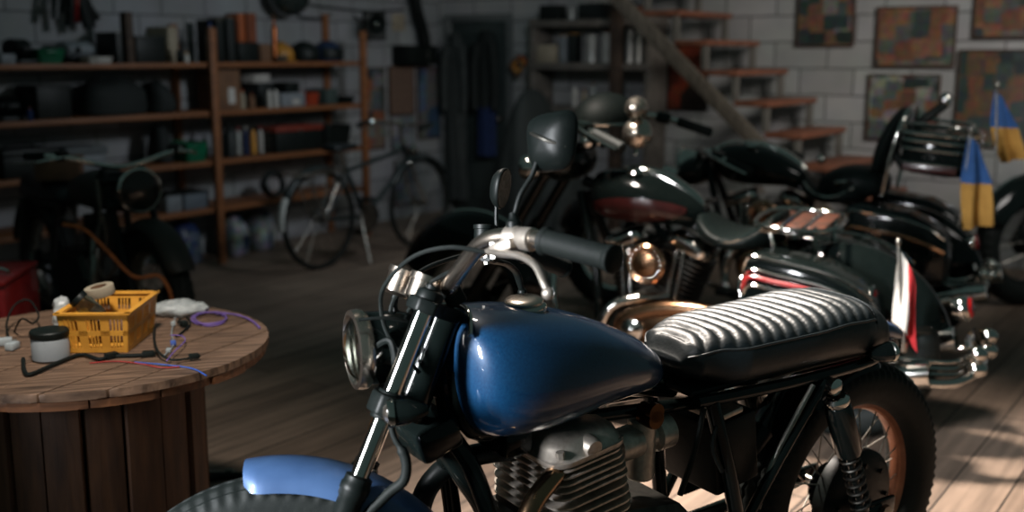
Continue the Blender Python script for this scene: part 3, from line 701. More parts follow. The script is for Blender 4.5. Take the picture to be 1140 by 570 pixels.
# ------------------------------------------------------------------ the two big cruisers (and the one at the right edge)
BRZ = mat('warm_chrome', '#b98d6a', '#8c6a52', .2, 1, 12, rvar=.15)
PANEL = mat('smoked_rack_panel', '#4a3b35', '#7a4a38', .3, .3, 16)
def cruiser(name, label, loc, yaw, o):
    t = thing(name, label, 'motorcycle', loc, (.0, 0, yaw))
    W, R = o.get('W', 1.6), o.get('R', .33)
    wheel(t, 'front_wheel', 0, R, R, R * .68, .06, o.get('rim', CHR), 24)
    wheel(t, 'rear_wheel', W, R, R, R * .66, .07, CHR, 24); dz = o.get('dz', 0)
    paint = o.get('paint', BLK)
    ff = arc_fender(0, R, R + .045, 158, 12, .085, .11, th=.004).build('front_fender', paint, t)
    b = MB(); b.tube([(math.cos(a) * (R + .05), 0, R + math.sin(a) * (R + .05)) for a in [math.radians(158 - 146 * k / 20) for k in range(21)]], .006, 8, 2); b.build('fender_trim', CHR, ff)
    rf = arc_fender(W, R, R + .042, 165, 18, .095, .13, th=.004).build('rear_fender', paint, t)
    for sd in (-1, 1):
        b = MB(); b.cyl((.02, sd * .105, R - .02), (.25, sd * .105, .66), .03, .028, 20, .004); fk_ = b.build('fork_slider', BLK, t)
        b = MB(); b.cyl((.23, sd * .105, .62), (.42 + dz * .5, sd * .105, .92 + dz), .0225, n=18); b.build('fork_tube', BLK, fk_)
    b = MB(); b.rings([sec(x, zb + dz, zt + dz, hw, 2.6, 24) for x, zb, zt, hw in ((.36, .86, .93, .10), (.38, .84, .96, .14), (.43, .83, .99, .15), (.49, .85, .99, .13), (.52, .88, .96, .08))]); b.build('fork_nacelle', BLK, t, sub=1)
    hl = Vector((.37, 0, .93 + dz)); b = MB(); b.lathe([(0, .10), (.04, .095), (.075, .06), (.09, 0), (.085, -.005)], hl, (1, 0, .1), 30); h = b.build('headlamp', CHR, t)
    b = MB(); b.lathe([(0, -.03), (.05, -.022), (.084, -.004), (.084, 0), (0, .0)], hl, (1, 0, .1), 30); b.build('lens', GLASS, h)
    b = MB(); b.torus(hl, (1, 0, .1), .088, .009, 36, 8); b.build('headlamp_ring', CHR, h)
    for sd in (-1, 1):
        c = Vector((.36, sd * .2, .90 + dz)); b = MB(); b.lathe([(0, .07), (.03, .06), (.046, .02), (.048, 0), (.044, -.012), (0, -.02)], c, (1, 0, 0), 20); p = b.build('passing_lamp', CHR, t)
        b = MB(); b.cyl(c + Vector((.03, 0, 0)), (.42, sd * .08, .88 + dz), .012, n=10); b.build('lamp_arm', CHR, p)
    # bars with grips, levers and mirrors
    hz = o.get('bar', 1.08)
    P = lambda sd: [(.47, sd * .03, min(.97, hz - .06)), (.48, sd * .10, hz - .03), (.53, sd * .22, hz), (.62, sd * .32, hz - .005), (.72, sd * .38, hz - .03), (.84, sd * .42, hz - .07)]
    b = MB(); b.tube([Vector(q) for q in reversed(P(-1))] + [Vector(q) for q in P(1)], .0135, 12, 5); hb = b.build('handlebar', CHR, t)
    for sd in (-1, 1):
        b = MB(); b.cyl((.72, sd * .38, hz - .03), (.85, sd * .424, hz - .073), .019, n=18, bev=.004); b.build('grip', RUB, hb)
        b = MB(); b.box((.67, sd * .355, hz - .015), (.06, .05, .045), (0, .2, sd * .4), .01); b.build('switch_housing', BLK, hb)
        b = MB(); b.tube([(.63, sd * .36, hz - .01), (.68, sd * .40, hz - .02), (.76, sd * .43, hz - .05), (.84, sd * .46, hz - .075)], lambda f: .008 - .003 * f, 8); b.build('lever', CHR, hb)
        if o.get('nomirror'): continue
        b = MB(); mz = hz + .10; b.tube([(.65, sd * .34, hz), (.655, sd * .36, hz + .05), (.66, sd * .39, mz)], .006, 8); m_ = b.build('mirror_stem', CHR, t)
        M, rows = mirror_shell(Vector((.665, sd * .40, mz + .02)), .15 * sd, .1, .05, .035, .03, 2.4)
        b = MB(); b.rings(rows); q = b.build('mirror_shell', CHR, m_)
        b = MB(); b.rings([[M @ Vector((.004, .046 * s * math.cos(a), .032 * s * math.sin(a))) for a in [2 * PI * j / 24 for j in range(24)]] for s in (1, .5, .02)]); b.build('mirror_glass', MIRR, q)
    for k, (gx, gy, gz, gr) in enumerate(((.54, -.04, 1.0 + dz, .036), (.55, .045, 1.0 + dz, .036))):
        b = MB(); b.lathe([(0, -.03), (gr, -.02), (gr * 1.05, .0), (gr * .95, .008), (gr * .9, .003), (0, .003)], (gx, gy, gz), (.75, 0, .6), 24); g = b.build('gauge', CHR, t)
        b = MB(); b.lathe([(0, .0035), (gr * .88, .0035), (gr * .88, .0045), (0, .005)], (gx, gy, gz), (.75, 0, .6), 20); b.build('dial_face', PLBK, g)
    if o.get('cowl'):
        b = MB(); b.ell((.585, 0, 1.07), (.115, .15, .105), (0, -.1, 0), 28, 12, -.1, 1); c = b.build('windshield_cowl', MATB, t)
        b = MB(); b.tube([(.585 + .118 * math.cos(a), .153 * math.sin(a), 1.062) for a in [2 * PI * k / 24 for k in range(24)]], .007, 8, 2, True); b.build('cowl_trim', CHR, c)
    # tank
    TX = o.get('tank', [(.545, .77, .84, .04), (.56, .73, .88, .08), (.63, .70, .90, .125), (.76, .695, .895, .15), (.84, .70, .87, .14), (.92, .70, .83, .11), (.98, .705, .785, .075), (1.0, .715, .76, .04)])
    b = MB(); b.rings([sec(x, zb, zt, hw, 2.5, 28, .45) for x, zb, zt, hw in TX]); tk = b.build('fuel_tank', paint, t, sub=1, angle=180)
    if o.get('panel'):
        for sd in (-1, 1):
            def fn(u, v):
                x = .58 + .37 * u; zc = .755 + .01 * u; hh = .045 * math.sin(PI * min(1, max(.0, u * .9 + .08))) ** .6
                z = zc + (v - .5) * 2 * hh
                pr = [(a[0], a[1], a[2], a[3]) for a in TX]
                for p0, p1 in zip(pr, pr[1:]):
                    if x <= p1[0]: f = (x - p0[0]) / (p1[0] - p0[0]); hw = p0[3] + (p1[3] - p0[3]) * f; zb = p0[1] + (p1[1] - p0[1]) * f; zt = p0[2] + (p1[2] - p0[2]) * f; break
                m = zb + (zt - zb) * .45; q = min(.97, abs(z - m) / ((zt - m) if z > m else (m - zb)))
                return (x, sd * (hw * (1 - q ** 2.3) ** (1 / 2.5) + .003), z)
            b = MB(); b.sheet(fn, 26, 8, .003); b.build('side_panel', DRED, tk)
    b = MB(); b.rings([sec(x, zb, zt, hw, 3, 16) for x, zb, zt, hw in ((.665, .88, .895, .02), (.68, .88, .915, .034), (.78, .87, .91, .034), (.88, .82, .875, .03), (.96, .77, .82, .024), (.99, .75, .79, .014))]); ds = b.build('tank_console', CHR, tk, sub=1)
    b = MB(); b.lathe([(0, 0), (.028, 0), (.03, .01), (.02, .018), (0, .02)], (.74, -.07, .885), (0, -.3, 1), 20); b.build('filler_cap', CHR, tk)
    # engine: two finned cylinders in a V, rocker boxes, cases
    b = MB(); b.lathe([(0, -.13), (.12, -.13), (.135, -.11), (.135, .11), (.12, .13), (0, .13)], (.82, 0, .33), (0, 1, 0), 32); e = b.build('crankcase', DALU, t)
    for sx in (-1, 1):
        ax = Vector((sx * .40, 0, .92)).normalized(); c = Vector((.82, 0, .33)) + ax * .12
        b = MB()
        b.rings([rrect(c + ax * h, ax, r, r, r * .6) for h, r in ((0, .06), (.19, .06))])
        for k in range(9): b.rings([rrect(c + ax * (.01 + k * .019 + q), ax, .092 + s, .092 + s, .04) for q, s in ((0, -.003), (.001, 0), (.006, 0), (.007, -.003))])
        cy = b.build('cylinder', DALU, t)
        b = MB(); b.rings([rrect(c + ax * h, ax, hx, hx, .04) for h, hx in ((.19, .085), (.20, .088), (.225, .085), (.24, .07), (.246, .05))]); b.build('rocker_cover', CHR, cy)
        b = MB(); b.cyl(c + Vector((sx * .05, -.11, -.02)), c + ax * .19 + Vector((0, -.085, 0)), .009, n=10); b.cyl(c + Vector((sx * .02, -.115, -.02)), c + ax * .19 + Vector((sx * -.03, -.085, 0)), .009, n=10); b.build('pushrod_tube', CHR, cy)
    hc = Vector((.835, -.185, .575)); b = MB(); b.lathe([(.0, .06), (.05, .055), (.07, .03), (.074, 0), (.066, -.008), (.05, -.004), (.044, -.012), (.02, -.016), (0, -.018)], hc, (0, 1, 0), 36); hn = b.build('horn_cover', BRZ, t)
    b = MB()
    for k in range(20):
        a = 2 * PI * k / 20; b.box(hc + Vector((.058 * math.cos(a), -.008, .058 * math.sin(a))), (.02, .006, .005), (0, -a, 0), .001)
    b.build('horn_ribs', CHR, hn)
    b = MB(); b.tube([(.76, -.19, .36), (.90, -.19, .42), (1.06, -.19, .43), (1.15, -.19, .41), (1.17, -.19, .34), (1.10, -.19, .28), (.9, -.19, .25), (.78, -.19, .28)], .03, 12, 6, True); b.box((.96, -.18, .35), (.36, .06, .13), (0, -.08, 0), .03); pm = b.build('primary_cover', BRZ, t)
    for x, z, r in ((1.06, .365, .075), (.80, .335, .05)):
        b = MB(); b.lathe([(0, -.035), (r * .3, -.034), (r * .5, -.026), (r * .85, -.022), (r, -.01), (r, .015), (0, .02)], (x, -.20, z), (0, 1, 0), 32)
        b.build('derby_cover', CHR, pm)
    b = MB()
    for k in range(5): b.tube([(1.10, -.21, .42 - k * .03), (1.22, -.215, .42 - k * .032), (1.30, -.21, .41 - k * .034)], .008, 8)
    b.build('oil_lines', CHR, pm)
    # frame, floorboards, crash bar, shift linkage
    b = MB()
    for sd in (-1, 1):
        b.tube([(.50, sd * .03, .80), (.60, sd * .09, .5), (.64, sd * .12, .25), (.75, sd * .13, .17), (1.2, sd * .13, .17), (1.3, sd * .12, .3), (1.25, sd * .11, .6)], .018, 12)
        b.tube([(1.2, sd * .115, .33), (W, sd * .12, R)], .02, 10)
    b.tube([(.50, 0, .84), (.75, 0, .76), (1.1, 0, .66), (1.3, 0, .63)], .022, 12); b.build('frame', BLK, t)
    for sd in (-1, 1):
        b = MB(); b.tube([(.56, sd * .10, .62), (.54, sd * .28, .60), (.56, sd * .36, .45), (.60, sd * .32, .28), (.64, sd * .14, .20)], .014, 12); b.build('crash_bar', CHR, t)
        b = MB(); b.box((.82, sd * .27, .21), (.32, .11, .025), (0, .05, 0), .01); fb = b.build('floorboard', BLKM, t)
        b = MB(); b.cyl((.82, sd * .1, .18), (.82, sd * .25, .20), .014, n=10); b.build('floorboard_bracket', BLKM, fb)
        b = MB(); b.tube([(1.24, sd * .30, .60), (1.235, sd * .33, .565), (1.255, sd * .34, .50), (1.30, sd * .32, .40), (1.36, sd * .25, .34)], .012, 10); b.build('bag_guard', CHR, t)
        b = MB(); b.tube([(.9, sd * .1, .45), (.7, sd * .17, .40), (.68, sd * .2, .22), (.9, sd * .24, .14), (1.3, sd * .25, .20), (1.4, sd * .25, .24)], .022, 12); ex = b.build('exhaust_pipe', CHR, t)
        b = MB(); b.lathe([(.022, 0), (.042, .03), (.045, .06), (.045, .42), (.043, .46), (.034, .462), (.032, .38)], (1.38, sd * .25, .235), (1, 0, .22), 22); b.build('silencer', CHR, ex)
    # seats
    b = MB(); b.rings([sec(x, zb, zt, hw, 2.8, 24) for x, zb, zt, hw in ((.97, .68, .77, .06), (1.0, .655, .755, .11), (1.06, .64, .705, .155), (1.14, .635, .695, .175), (1.22, .645, .735, .16), (1.27, .66, .79, .12), (1.285, .68, .77, .06))]); st = b.build('seat', LEAD, t, sub=1)
    b = MB(); b.tube([(1.0, -.115, .735), (1.06, -.157, .69), (1.14, -.178, .682), (1.22, -.162, .718), (1.265, -.122, .765)], .005, 8); b.build('seat_trim', CHR, st)
    if o.get('pillion'):
        b = MB(); b.rings([sec(x, zb, zt, hw, 2.6, 24) for x, zb, zt, hw in ((1.05, .68, .74, .06), (1.07, .665, .775, .12), (1.14, .66, .815, .16), (1.24, .67, .825, .16), (1.33, .68, .80, .14), (1.36, .70, .77, .08))]); b.build('pillion_seat', LEAD, t, sub=1)
        b = MB(); b.rings([[Vector((1.315 + dx + (z - .8) * .28, hw * math.cos(a) * (1 if abs(math.cos(a)) < .5 else 1), 0)) + Vector((th * math.sin(a), 0, z)) for a in [2 * PI * j / 20 for j in range(20)]] for z, dx, hw, th in ((.79, 0, .06, .02), (.80, 0, .11, .036), (.86, .0, .155, .05), (.95, .0, .165, .05), (1.03, .01, .14, .04), (1.075, .015, .09, .025), (1.085, .015, .04, .01))]); bk = b.build('backrest', LEAD, t, sub=1)
        b = MB(); b.tube([(1.36, -.17, .70), (1.385, -.175, .86), (1.43, -.15, 1.04), (1.445, 0, 1.09), (1.43, .15, 1.04), (1.385, .175, .86), (1.36, .17, .70)], .009, 10); b.build('sissy_bar', CHR, bk)
        b = MB(); b.tube([(1.16, -.165, .73), (1.17, -.21, .75), (1.22, -.22, .76)], .008, 8); b.ell((1.08, -.14, .845), (.02, .02, .02)); b.build('grab_rail', CHR, t)
    if o.get('bags'):
        for sd in (-1, 1):
            b = MB(); b.rings([rrect_yz(x, sd * .25, zc, hy, hz_, .04) for x, zc, hy, hz_ in ((1.235, .53, .07, .09), (1.25, .53, .095, .135), (1.30, .53, .105, .15), (1.50, .505, .105, .15), (1.60, .475, .10, .135), (1.66, .455, .085, .105), (1.68, .45, .05, .06))]); sb = b.build('saddlebag', paint, t)
            for k, (dz, mm, r) in enumerate(o.get('trims', ((.14, CHR, .006), (.095, CHR, .006), (.072, REDP, .008), (.045, CHR, .006)))):
                b = MB(); b.tube([(1.246, sd * .335, .51 + dz - .03), (1.27, sd * .352, .53 + dz), (1.36, sd * .358, .524 + dz), (1.5, sd * .358, .506 + dz), (1.6, sd * .353, .477 + dz * .95), (1.66, sd * .338, .455 + dz * .8)], r, 8); b.build('bag_trim', mm, sb)
            b = MB(); b.box((1.38, sd * .362, .515), (.14, .012, .03), (0, .08, 0), .006); b.build('bag_latch', CHR, sb)
            b = MB(); b.tube([(1.22, sd * .33, .33), (1.3, sd * .37, .335), (1.6, sd * .37, .30), (1.70, sd * .33, .30)], .013, 10); b.build('bag_rail', CHR, t)
    if o.get('rack'):
        b = MB(); b.tube([(1.22, -.13, .742), (1.22, .13, .765), (1.45, .13, .755), (1.45, -.13, .735)], .009, 10, 4, True)
        for x in (1.30, 1.38): b.cyl((x, -.13, .741), (x, .13, .762), .006, n=8)
        for sd in (-1, 1): b.cyl((1.28, sd * .12, .66), (1.26, sd * .13, .75), .008, n=8); b.cyl((1.42, sd * .12, .65), (1.42, sd * .13, .748), .008, n=8)
        rk = b.build('luggage_rack', CHR, t)
        for x in (1.26, 1.34, 1.415):
            b = MB(); b.box((x, 0, .748), (.055, .24, .006), (.09, 0, 0), .002); b.build('rack_panel', PANEL, rk)
        b = MB(); b.box((1.335, -.137, .727), (.21, .012, .022), (0, .02, 0), .005); b.build('rack_plate', CHR, rk)
    if o.get('tourpak'):
        b = MB(); b.rings([rrect_yz(x, 0, zc, hy, hz_, .05) for x, zc, hy, hz_ in ((1.43, .90, .14, .04), (1.44, .90, .20, .075), (1.48, .90, .225, .09), (1.62, .885, .225, .09), (1.70, .875, .20, .08), (1.72, .87, .14, .05))]); tp = b.build('top_case', BLK, t)
        for z, r in ((.985, .008), (.955, .007), (.92, .007), (.86, .006)):
            b = MB(); b.tube([(1.435, -.17, z), (1.46, -.228, z), (1.6, -.232, z - .01), (1.70, -.205, z - .02), (1.728, 0, z - .022), (1.70, .205, z - .02), (1.6, .232, z - .01), (1.46, .228, z), (1.435, .17, z)], r, 8); b.build('case_trim', CHR, tp)
        b = MB(); b.tube([(1.45, -.16, .99), (1.45, -.17, 1.02), (1.66, -.17, 1.005), (1.68, 0, 1.003), (1.66, .17, 1.005), (1.45, .17, 1.02), (1.45, .16, .99)], .008, 8)
        for y in (-.06, .06): b.cyl((1.45, y, 1.0), (1.67, y, .995), .006, n=8)
        b.build('case_rack', CHR, tp)
        b = MB(); b.box((1.56, -.232, .835), (.22, .012, .035), (0, .06, 0), .005); b.build('reflector_strip', DRED, tp)
        b = MB(); b.tube([(1.44, -.12, .82), (1.40, -.13, .92), (1.50, -.1, 1.03), (1.565, 0, 1.09)], .02, 10); al = b.build('antenna_mast', BLKM, t); b = MB(); b.ell((1.572, 0, 1.115), (.026, .026, .036)); b.build('antenna_lamp', CHR, al)
    # tail: lamps, plate bracket, bumper bar with bullets
    TX0 = W + R + (.09 if o.get('flagholder') else 0)
    if o.get('barlamp'):
        for nm, c, r in (('mirror_shell', Vector((.85, -.32, 1.135)), .04), ('bar_lamp', Vector((.85, -.31, 1.05)), .052)):
            b = MB(); b.lathe([(0, .05), (r * .5, .044), (r * .9, .02), (r, 0), (r * .93, -.008), (r * .6, -.012), (0, -.014)], c, (.35, -.9, .15), 26); b.cyl(c + Vector((0, 0, -r * .7)), c + Vector((0, -.01, -r * .7 - .035)), .008, n=8); b.build(nm, SATC, t)
    b = MB(); b.lathe([(0, .05), (.03, .045), (.042, .02), (.044, 0), (.038, -.01), (0, -.022)], (TX0 - .02, 0, .50), (-1, 0, -.2), 24); tl = b.build('tail_lamp', CHR, t)
    b = MB(); b.lathe([(0, -.026), (.03, -.02), (.037, -.01), (0, -.008)], (TX0 - .02, 0, .50), (-1, 0, -.2), 24); b.build('tail_lens', REDL, tl)
    for sd in (-1, 1):
        c = Vector((1.645, sd * .25, .552)) if o.get('flagholder') else Vector((W + .16, sd * .2, .49)); b = MB(); b.lathe([(0, .055), (.02, .05), (.036, .025), (.042, 0), (.04, -.006)], c, (-1, 0, -.1), 24); k = b.build('rear_indicator', CHR, t)
        b = MB(); b.torus(c, (1, 0, .1), .04, .006, 28, 8); b.build('indicator_ring', CHR, k)
        b = MB(); b.lathe([(0, -.014), (.025, -.012), (.037, -.002), (0, 0)], c, (-1, 0, -.1), 24); b.build('indicator_lens', REDL, k)
        b = MB(); b.cyl(c + Vector((-.02, 0, 0)), (W + .1, sd * .09, .5), .009, n=8); b.build('indicator_stem', CHR, k)
    b = MB(); b.box((TX0 + .01, 0, .36), (.012, .19, .12), (0, -.25, 0), .006); b.build('number_plate_holder', CHR, t)
    b = MB(); b.tube([(W + .05, -.26, .30), (TX0 - .06, -.24, .30), (TX0 + .02, -.17, .315), (TX0 + .04, 0, .32), (TX0 + .02, .17, .315), (TX0 - .06, .24, .30), (W + .05, .26, .30)], .015, 10)
    for z in (.325, .345, .365): b.tube([(W + .08, -.235, z), (TX0 - .06, -.215, z), (TX0 + .0, -.15, z + .005), (TX0 + .02, 0, z + .005)], .006, 8)
    bp = b.build('bumper_bar', CHR, t)
    for sd in (-1, 1):
        b = MB(); b.ell((TX0 + .04, sd * .13, .335), (.032, .028, .028)); b.ell((TX0 + .04, sd * .13, .385), (.03, .026, .026)); b.cyl((TX0 + .02, sd * .13, .32), (TX0 + .02, sd * .13, .40), .01, n=8); b.build('bumper_bullet', CHR, bp)
    if o.get('flagholder'):
        b = MB(); b.cyl((1.75, -.275, .40), (1.75, -.275, .431), .011, n=12); b.tube([(1.66, -.15, .40), (1.70, -.22, .40), (1.75, -.275, .405)], .008, 8); b.build('flag_socket', CHR, t)
    b = MB(); b.tube([(.70, -.13, .17), (.72, -.20, .08), (.72, -.30, .016)], .011, 8); b.box((.72, -.31, .012), (.07, .05, .012), bev=.003); b.build('side_stand', CHR, t)
    return t
def rrect_yz(x, yc, zc, hy, hz, r, n=5):
    out = []
    r = min(r, hy * .9, hz * .9)
    for k, (sy, sz) in enumerate(((1, 1), (-1, 1), (-1, -1), (1, -1))):
        for i in range(n + 1):
            a = PI / 2 * (k + i / n); out.append(Vector((x, yc + sy * (hy - r) + r * math.cos(a), zc + sz * (hz - r) + r * math.sin(a))))
    return out
YAW = -.524
H1 = cruiser('touring_motorcycle', 'black and red touring motorcycle with chrome engine just behind the blue one', (-.155, 4.45, 0), YAW, dict(W=1.5, R=.32, cowl=1, panel=1, bags=1, rack=1, flagholder=1, nomirror=1, barlamp=1))
H2 = cruiser('touring_motorcycle', 'black touring motorcycle with padded backrest and chrome trimmed top case, in front of the posters', (.533, 5.65, 0), YAW, dict(W=1.45, R=.30, pillion=1, bags=1, tourpak=1, bar=.87, dz=-.16, nomirror=1, trims=((.12, CHR, .006), (.05, BRZ, .008))))
H3 = cruiser('touring_motorcycle', 'black motorcycle cut off by the right edge, only its front showing', (2.72, 5.75, 0), .35, dict(W=1.6, R=.325, rim=BLK))
# flags hanging from short poles
def flag(name, label, group, base, top, w, h, cols, fold=.035, twist=0):
    base, top = Vector(base), Vector(top)
    t = thing(name, label, 'flag', base, 0, group)
    d = top - base
    b = MB(); b.cyl((0, 0, 0), d, .006, n=10); b.ell(d + Vector((0, 0, .01)), (.009, .009, .013), n=10, m=8); b.build('flag_pole', STEEL, t)
    n = len(cols)
    for k, m in enumerate(cols):
        def fn(u, v, k=k):
            s = (k + u) / n                       # across the stripes
            x = s * w; z = -v * h
            sag = .5 * s * s * w + .06 * s
            return d + Vector((math.cos(twist) * x * (.55 + .15 * v), math.sin(twist) * x * (.55 + .15 * v) + fold * math.sin(s * 7 + v * 2.4) * (.3 + v) - .006, z - sag * (1 - .2 * v) - .01))
        b = MB(); b.sheet(fn, 14, 22, .0016); b.build(('white_band', 'red_band')[k] if 'white' in label else ('blue_band', 'yellow_band')[k], m, t)
    return t
FWHT = mat('flag_white_cloth', '#aaa59e', '#98938c', .85, 0, 20); FRED = mat('flag_red_cloth', '#a51e22', '#8d191d', .85, 0, 20)
FBLU = mat('flag_blue_cloth', '#2a5288', '#214472', .85, 0, 20); FYEL = mat('flag_yellow_cloth', '#ad813b', '#976e30', .85, 0, 20)
MH1 = Matrix.Translation((-.155, 4.45, 0)) @ Matrix.Rotation(YAW, 4, 'Z')
MH2 = Matrix.Translation((.533, 5.65, 0)) @ Matrix.Rotation(YAW, 4, 'Z')
flag('flag', 'small white and red flag at the rear of the red and black motorcycle', None, MH1 @ Vector((1.75, -.275, .432)), MH1 @ Vector((1.715, -.275, .735)), .105, .235, (FWHT, FRED), .02, -.35)
# blue and yellow flags: blue at the pole top, hanging slack
def slack_flag(label, base, top, w, h, lean):
    base, top = Vector(base), Vector(top); t = thing('flag', label, 'flag', base, 0, 'blue and yellow flags'); d = top - base
    b = MB(); b.cyl((0, 0, 0), d, .005, n=10); b.ell(d + Vector((0, 0, .01)), (.012, .012, .018), n=10, m=8); b.build('flag_pole', STEEL, t)
    for k, m in enumerate((FBLU, FYEL)):
        def fn(u, v, k=k):
            f = (k + v) / 2 if True else 0       # down the cloth
            z = -f * h; wd = w * (.35 + .65 * min(1, f * 2.2))
            x = (u - .25) * wd + lean * f * f
            return d + Vector((x, .018 * math.sin(u * 9 + f * 3) * (.3 + f) - .004, z + .05 * u * (f - .6) - .012))
        b = MB(); b.sheet(fn, 16, 16, .0016); b.build(('blue_band', 'yellow_band')[k], m, t)
slack_flag('blue and yellow flag hanging highest, right of the top case', MH2 @ Vector((1.79, .05, .86)), MH2 @ Vector((1.77, .05, 1.17)), .11, .31, .07)
slack_flag('blue and yellow flag hanging lower, in front of the top case corner', MH2 @ Vector((1.70, -.26, .60)), MH2 @ Vector((1.72, -.27, .995)), .12, .39, .03)
from mathutils import noise
# ------------------------------------------------------------------ room-frame helpers
def ray_to(px, py, p0, n):
    """where the line of sight through a photo pixel meets a real plane of the room"""
    u = (285 - py) / F_PX
    d = Vector(((px - 570) / F_PX, math.cos(PITCH) + u * math.sin(PITCH), -math.sin(PITCH) + u * math.cos(PITCH)))
    return O + d * ((p0 - O).dot(n) / d.dot(n))
def onleft(px, py, a):
    q = ray_to(px, py, CORN + Vv * a, Vv); return (CORN - q).dot(U), q.z
def onback(px, py, b):
    q = ray_to(px, py, CORN - U * b, U); return (q - CORN).dot(Vv), q.z
def lump(o, amp, sc, seed=0):
    for v in o.data.vertices:
        p = v.co * sc + Vector((seed, seed * .7, 0)); f = noise.noise(p) * amp
        v.co += v.normal * f
        v.co.z = max(v.co.z, .001)
    return o
RROT = (0, 0, RZ)

# ------------------------------------------------------------------ staircase
st = thing('staircase', 'open wooden staircase with reddish treads climbing left along the back wall', 'staircase', room(0, 0, 0), RROT)
GW = mat('grey_stair_timber', '#6e6a63', '#55524c', .8, 0, 8, bump=.2, stretch=(6, 6, 1))
stp = [(3.47 + .2085 * k, .845 - .1855 * k) for k in range(-6, 5)]
for a, z in stp:
    b = MB(); b.box((a - .105, -.5, z - .017), (.235, .82, .034), bev=.004); b.build('tread', TREAD, st)
for i, (a, z) in enumerate(stp):
    h = .152 if i < len(stp) - 1 else max(.02, z - .034)
    for y in (-.875, -.13):
        b = MB(); b.box((a - .022, y, z - .034 - h / 2), (.04, .045, h), bev=.003); b.build('post', GW, st)
sl = -.8897
def stringer(y, name):
    a0, z0 = 1.8, .50 + (3.532 - 1.8) * .8897; a1 = 3.532 + .50 / .8897 - .03; z1 = .50 - (a1 - 3.532) * .8897
    dx, dz = a1 - a0, z1 - z0; L = math.hypot(dx, dz)
    b = MB(); b.box(((a0 + a1) / 2, y, (z0 + z1) / 2), (L, .05, .09), (0, math.atan2(-dz, dx), 0), .006); return b.build(name, BEAM, st)
stringer(-.935, 'stringer')

# ------------------------------------------------------------------ boards of pictures on the back wall
def board(label, a0, a1, z0, z1, m, frame_m, name='picture_board', cat='picture', wall='b', th=.02, fw=.012, group=None):
    c = room((a0 + a1) / 2, .004 + th / 2, (z0 + z1) / 2) if wall == 'b' else room(.004 + th / 2, (a0 + a1) / 2, (z0 + z1) / 2)
    t = thing(name, label, cat, c, (0, 0, RZ if wall == 'b' else RZ + PI / 2), group)
    w, h = abs(a1 - a0), z1 - z0
    b = MB(); b.box((0, 0, 0), (w - fw, th * .6, h - fw)); b.build('picture', m, t, smooth=False)
    b = MB()
    for s in (-1, 1):
        b.box((s * (w - fw) / 2, 0, 0), (fw, th, h), bev=.002); b.box((0, 0, s * (h - fw) / 2), (w - 2 * fw, th, fw), bev=.002)
    b.build('picture_frame', frame_m, t)
    return t
BROWNF = mat('brown_frame_wood', '#4a3528', '#38281f', .6, 0, 12)
PC = [patch_mat('photo_collage_teal', ['#4a5452', '#6b5040', '#343f3d', '#75726c', '#74523f', '#2b3331'], (11, 11, 12), .3, .4),
      patch_mat('photo_collage_orange', ['#75513e', '#555551', '#7f5a46', '#3b4341', '#6b4a39', '#66605a'], (10, 10, 10), .35, .3),
      patch_mat('photo_collage_mixed', ['#6f726e', '#75543f', '#525a58', '#624638', '#85827a', '#2c3634'], (11, 11, 15), .35, .3),
      patch_mat('photo_collage_dark', ['#2f3b39', '#5b4636', '#37423f', '#6b4a35', '#28312f'], (12, 12, 12), .35, .3)]
board('collage of photos behind glass, highest beside the stairs', 3.083, 3.474, 1.362, 1.80, PC[0], BROWNF)
board('large orange toned photo board, second from the stairs in the upper row', 3.617, 4.113, 1.232, 1.612, PC[1], BROWNF)
board('photo board of mixed small prints under the orange toned board', 3.585, 4.04, .76, 1.188, PC[2], BROWNF)
board('orange edged photo board cut off at the upper right corner', 4.206, 4.78, 1.41, 1.80, PC[1], BROWNF)
board('big dark photo board behind the blue and yellow flags', 4.137, 4.80, .74, 1.342, PC[3], BROWNF)
PAINT = patch_mat('dark_red_painting', ['#1d1512', '#4a2116', '#241914', '#6a2d1a', '#1a1413'], (3.2, 3.2, 2.6), .4)
board('dark painting with red blotches hanging under the stairs', 2.127, 2.445, .91, 1.38, PAINT, BLKM, 'painting')

# ------------------------------------------------------------------ left wall pictures
board('black framed grey picture high beside the round lamp', .70, .945, 1.42, 1.635, mat('grey_print', '#4c4d4c', '#3b3c3b', .6, 0, 8), BLKM, 'picture', wall='l')
board('brown notice board hanging under the black wall cabinet', .365, .668, .835, 1.222, mat('brown_cork', '#6b5446', '#56443a', .9, 0, 40, bump=.1), BROWNF, 'notice_board', 'notice board', wall='l')
board('collage of small coloured pictures next to the shelving post', .725, .985, .58, 1.212, patch_mat('small_picture_collage', ['#3f4644', '#6b5a50', '#7d4a34', '#50585a', '#2f3634', '#6a6c6a'], (11, 11, 11), .5), BROWNF, 'picture_board', wall='l')
board('poster with orange figures over a blue sea, nearest the door', .03, .318, .62, 1.205, patch_mat('sea_poster', ['#3a4a5c', '#4d6074', '#33465a', '#5b5a58', '#7a4a30'], (6, 6, 4), .5), BROWNF, 'poster', 'poster', wall='l')
board('pale sheet pinned below the brown notice board', .37, .655, .56, .825, patch_mat('pale_sheet', ['#6f7476', '#7d8081', '#5c6468', '#868686'], (6, 6, 9), .7), BROWNF, 'paper_sheet', 'sheet', wall='l', fw=.006)
board('pale picture low on the wall behind the bicycle handlebar', .38, .62, .10, .47, patch_mat('low_pale_print', ['#5f6668', '#72777a', '#50585c', '#666'.replace('#666', '#666666')], (8, 8, 8), .7), BROWNF, 'paper_sheet', 'sheet', wall='l', fw=.006)
t = thing('paper_drawing', 'small pale line drawing pinned right of the black framed picture', 'drawing', room(.006, .53, 1.56), (0, 0, RZ + PI / 2))
b = MB(); b.sheet(lambda u, v: ((u - .5) * .15, -.006 * math.sin(u * 3) - .003, (v - .5) * .13), 8, 8, .001); b.build('sheet', PAPER, t)
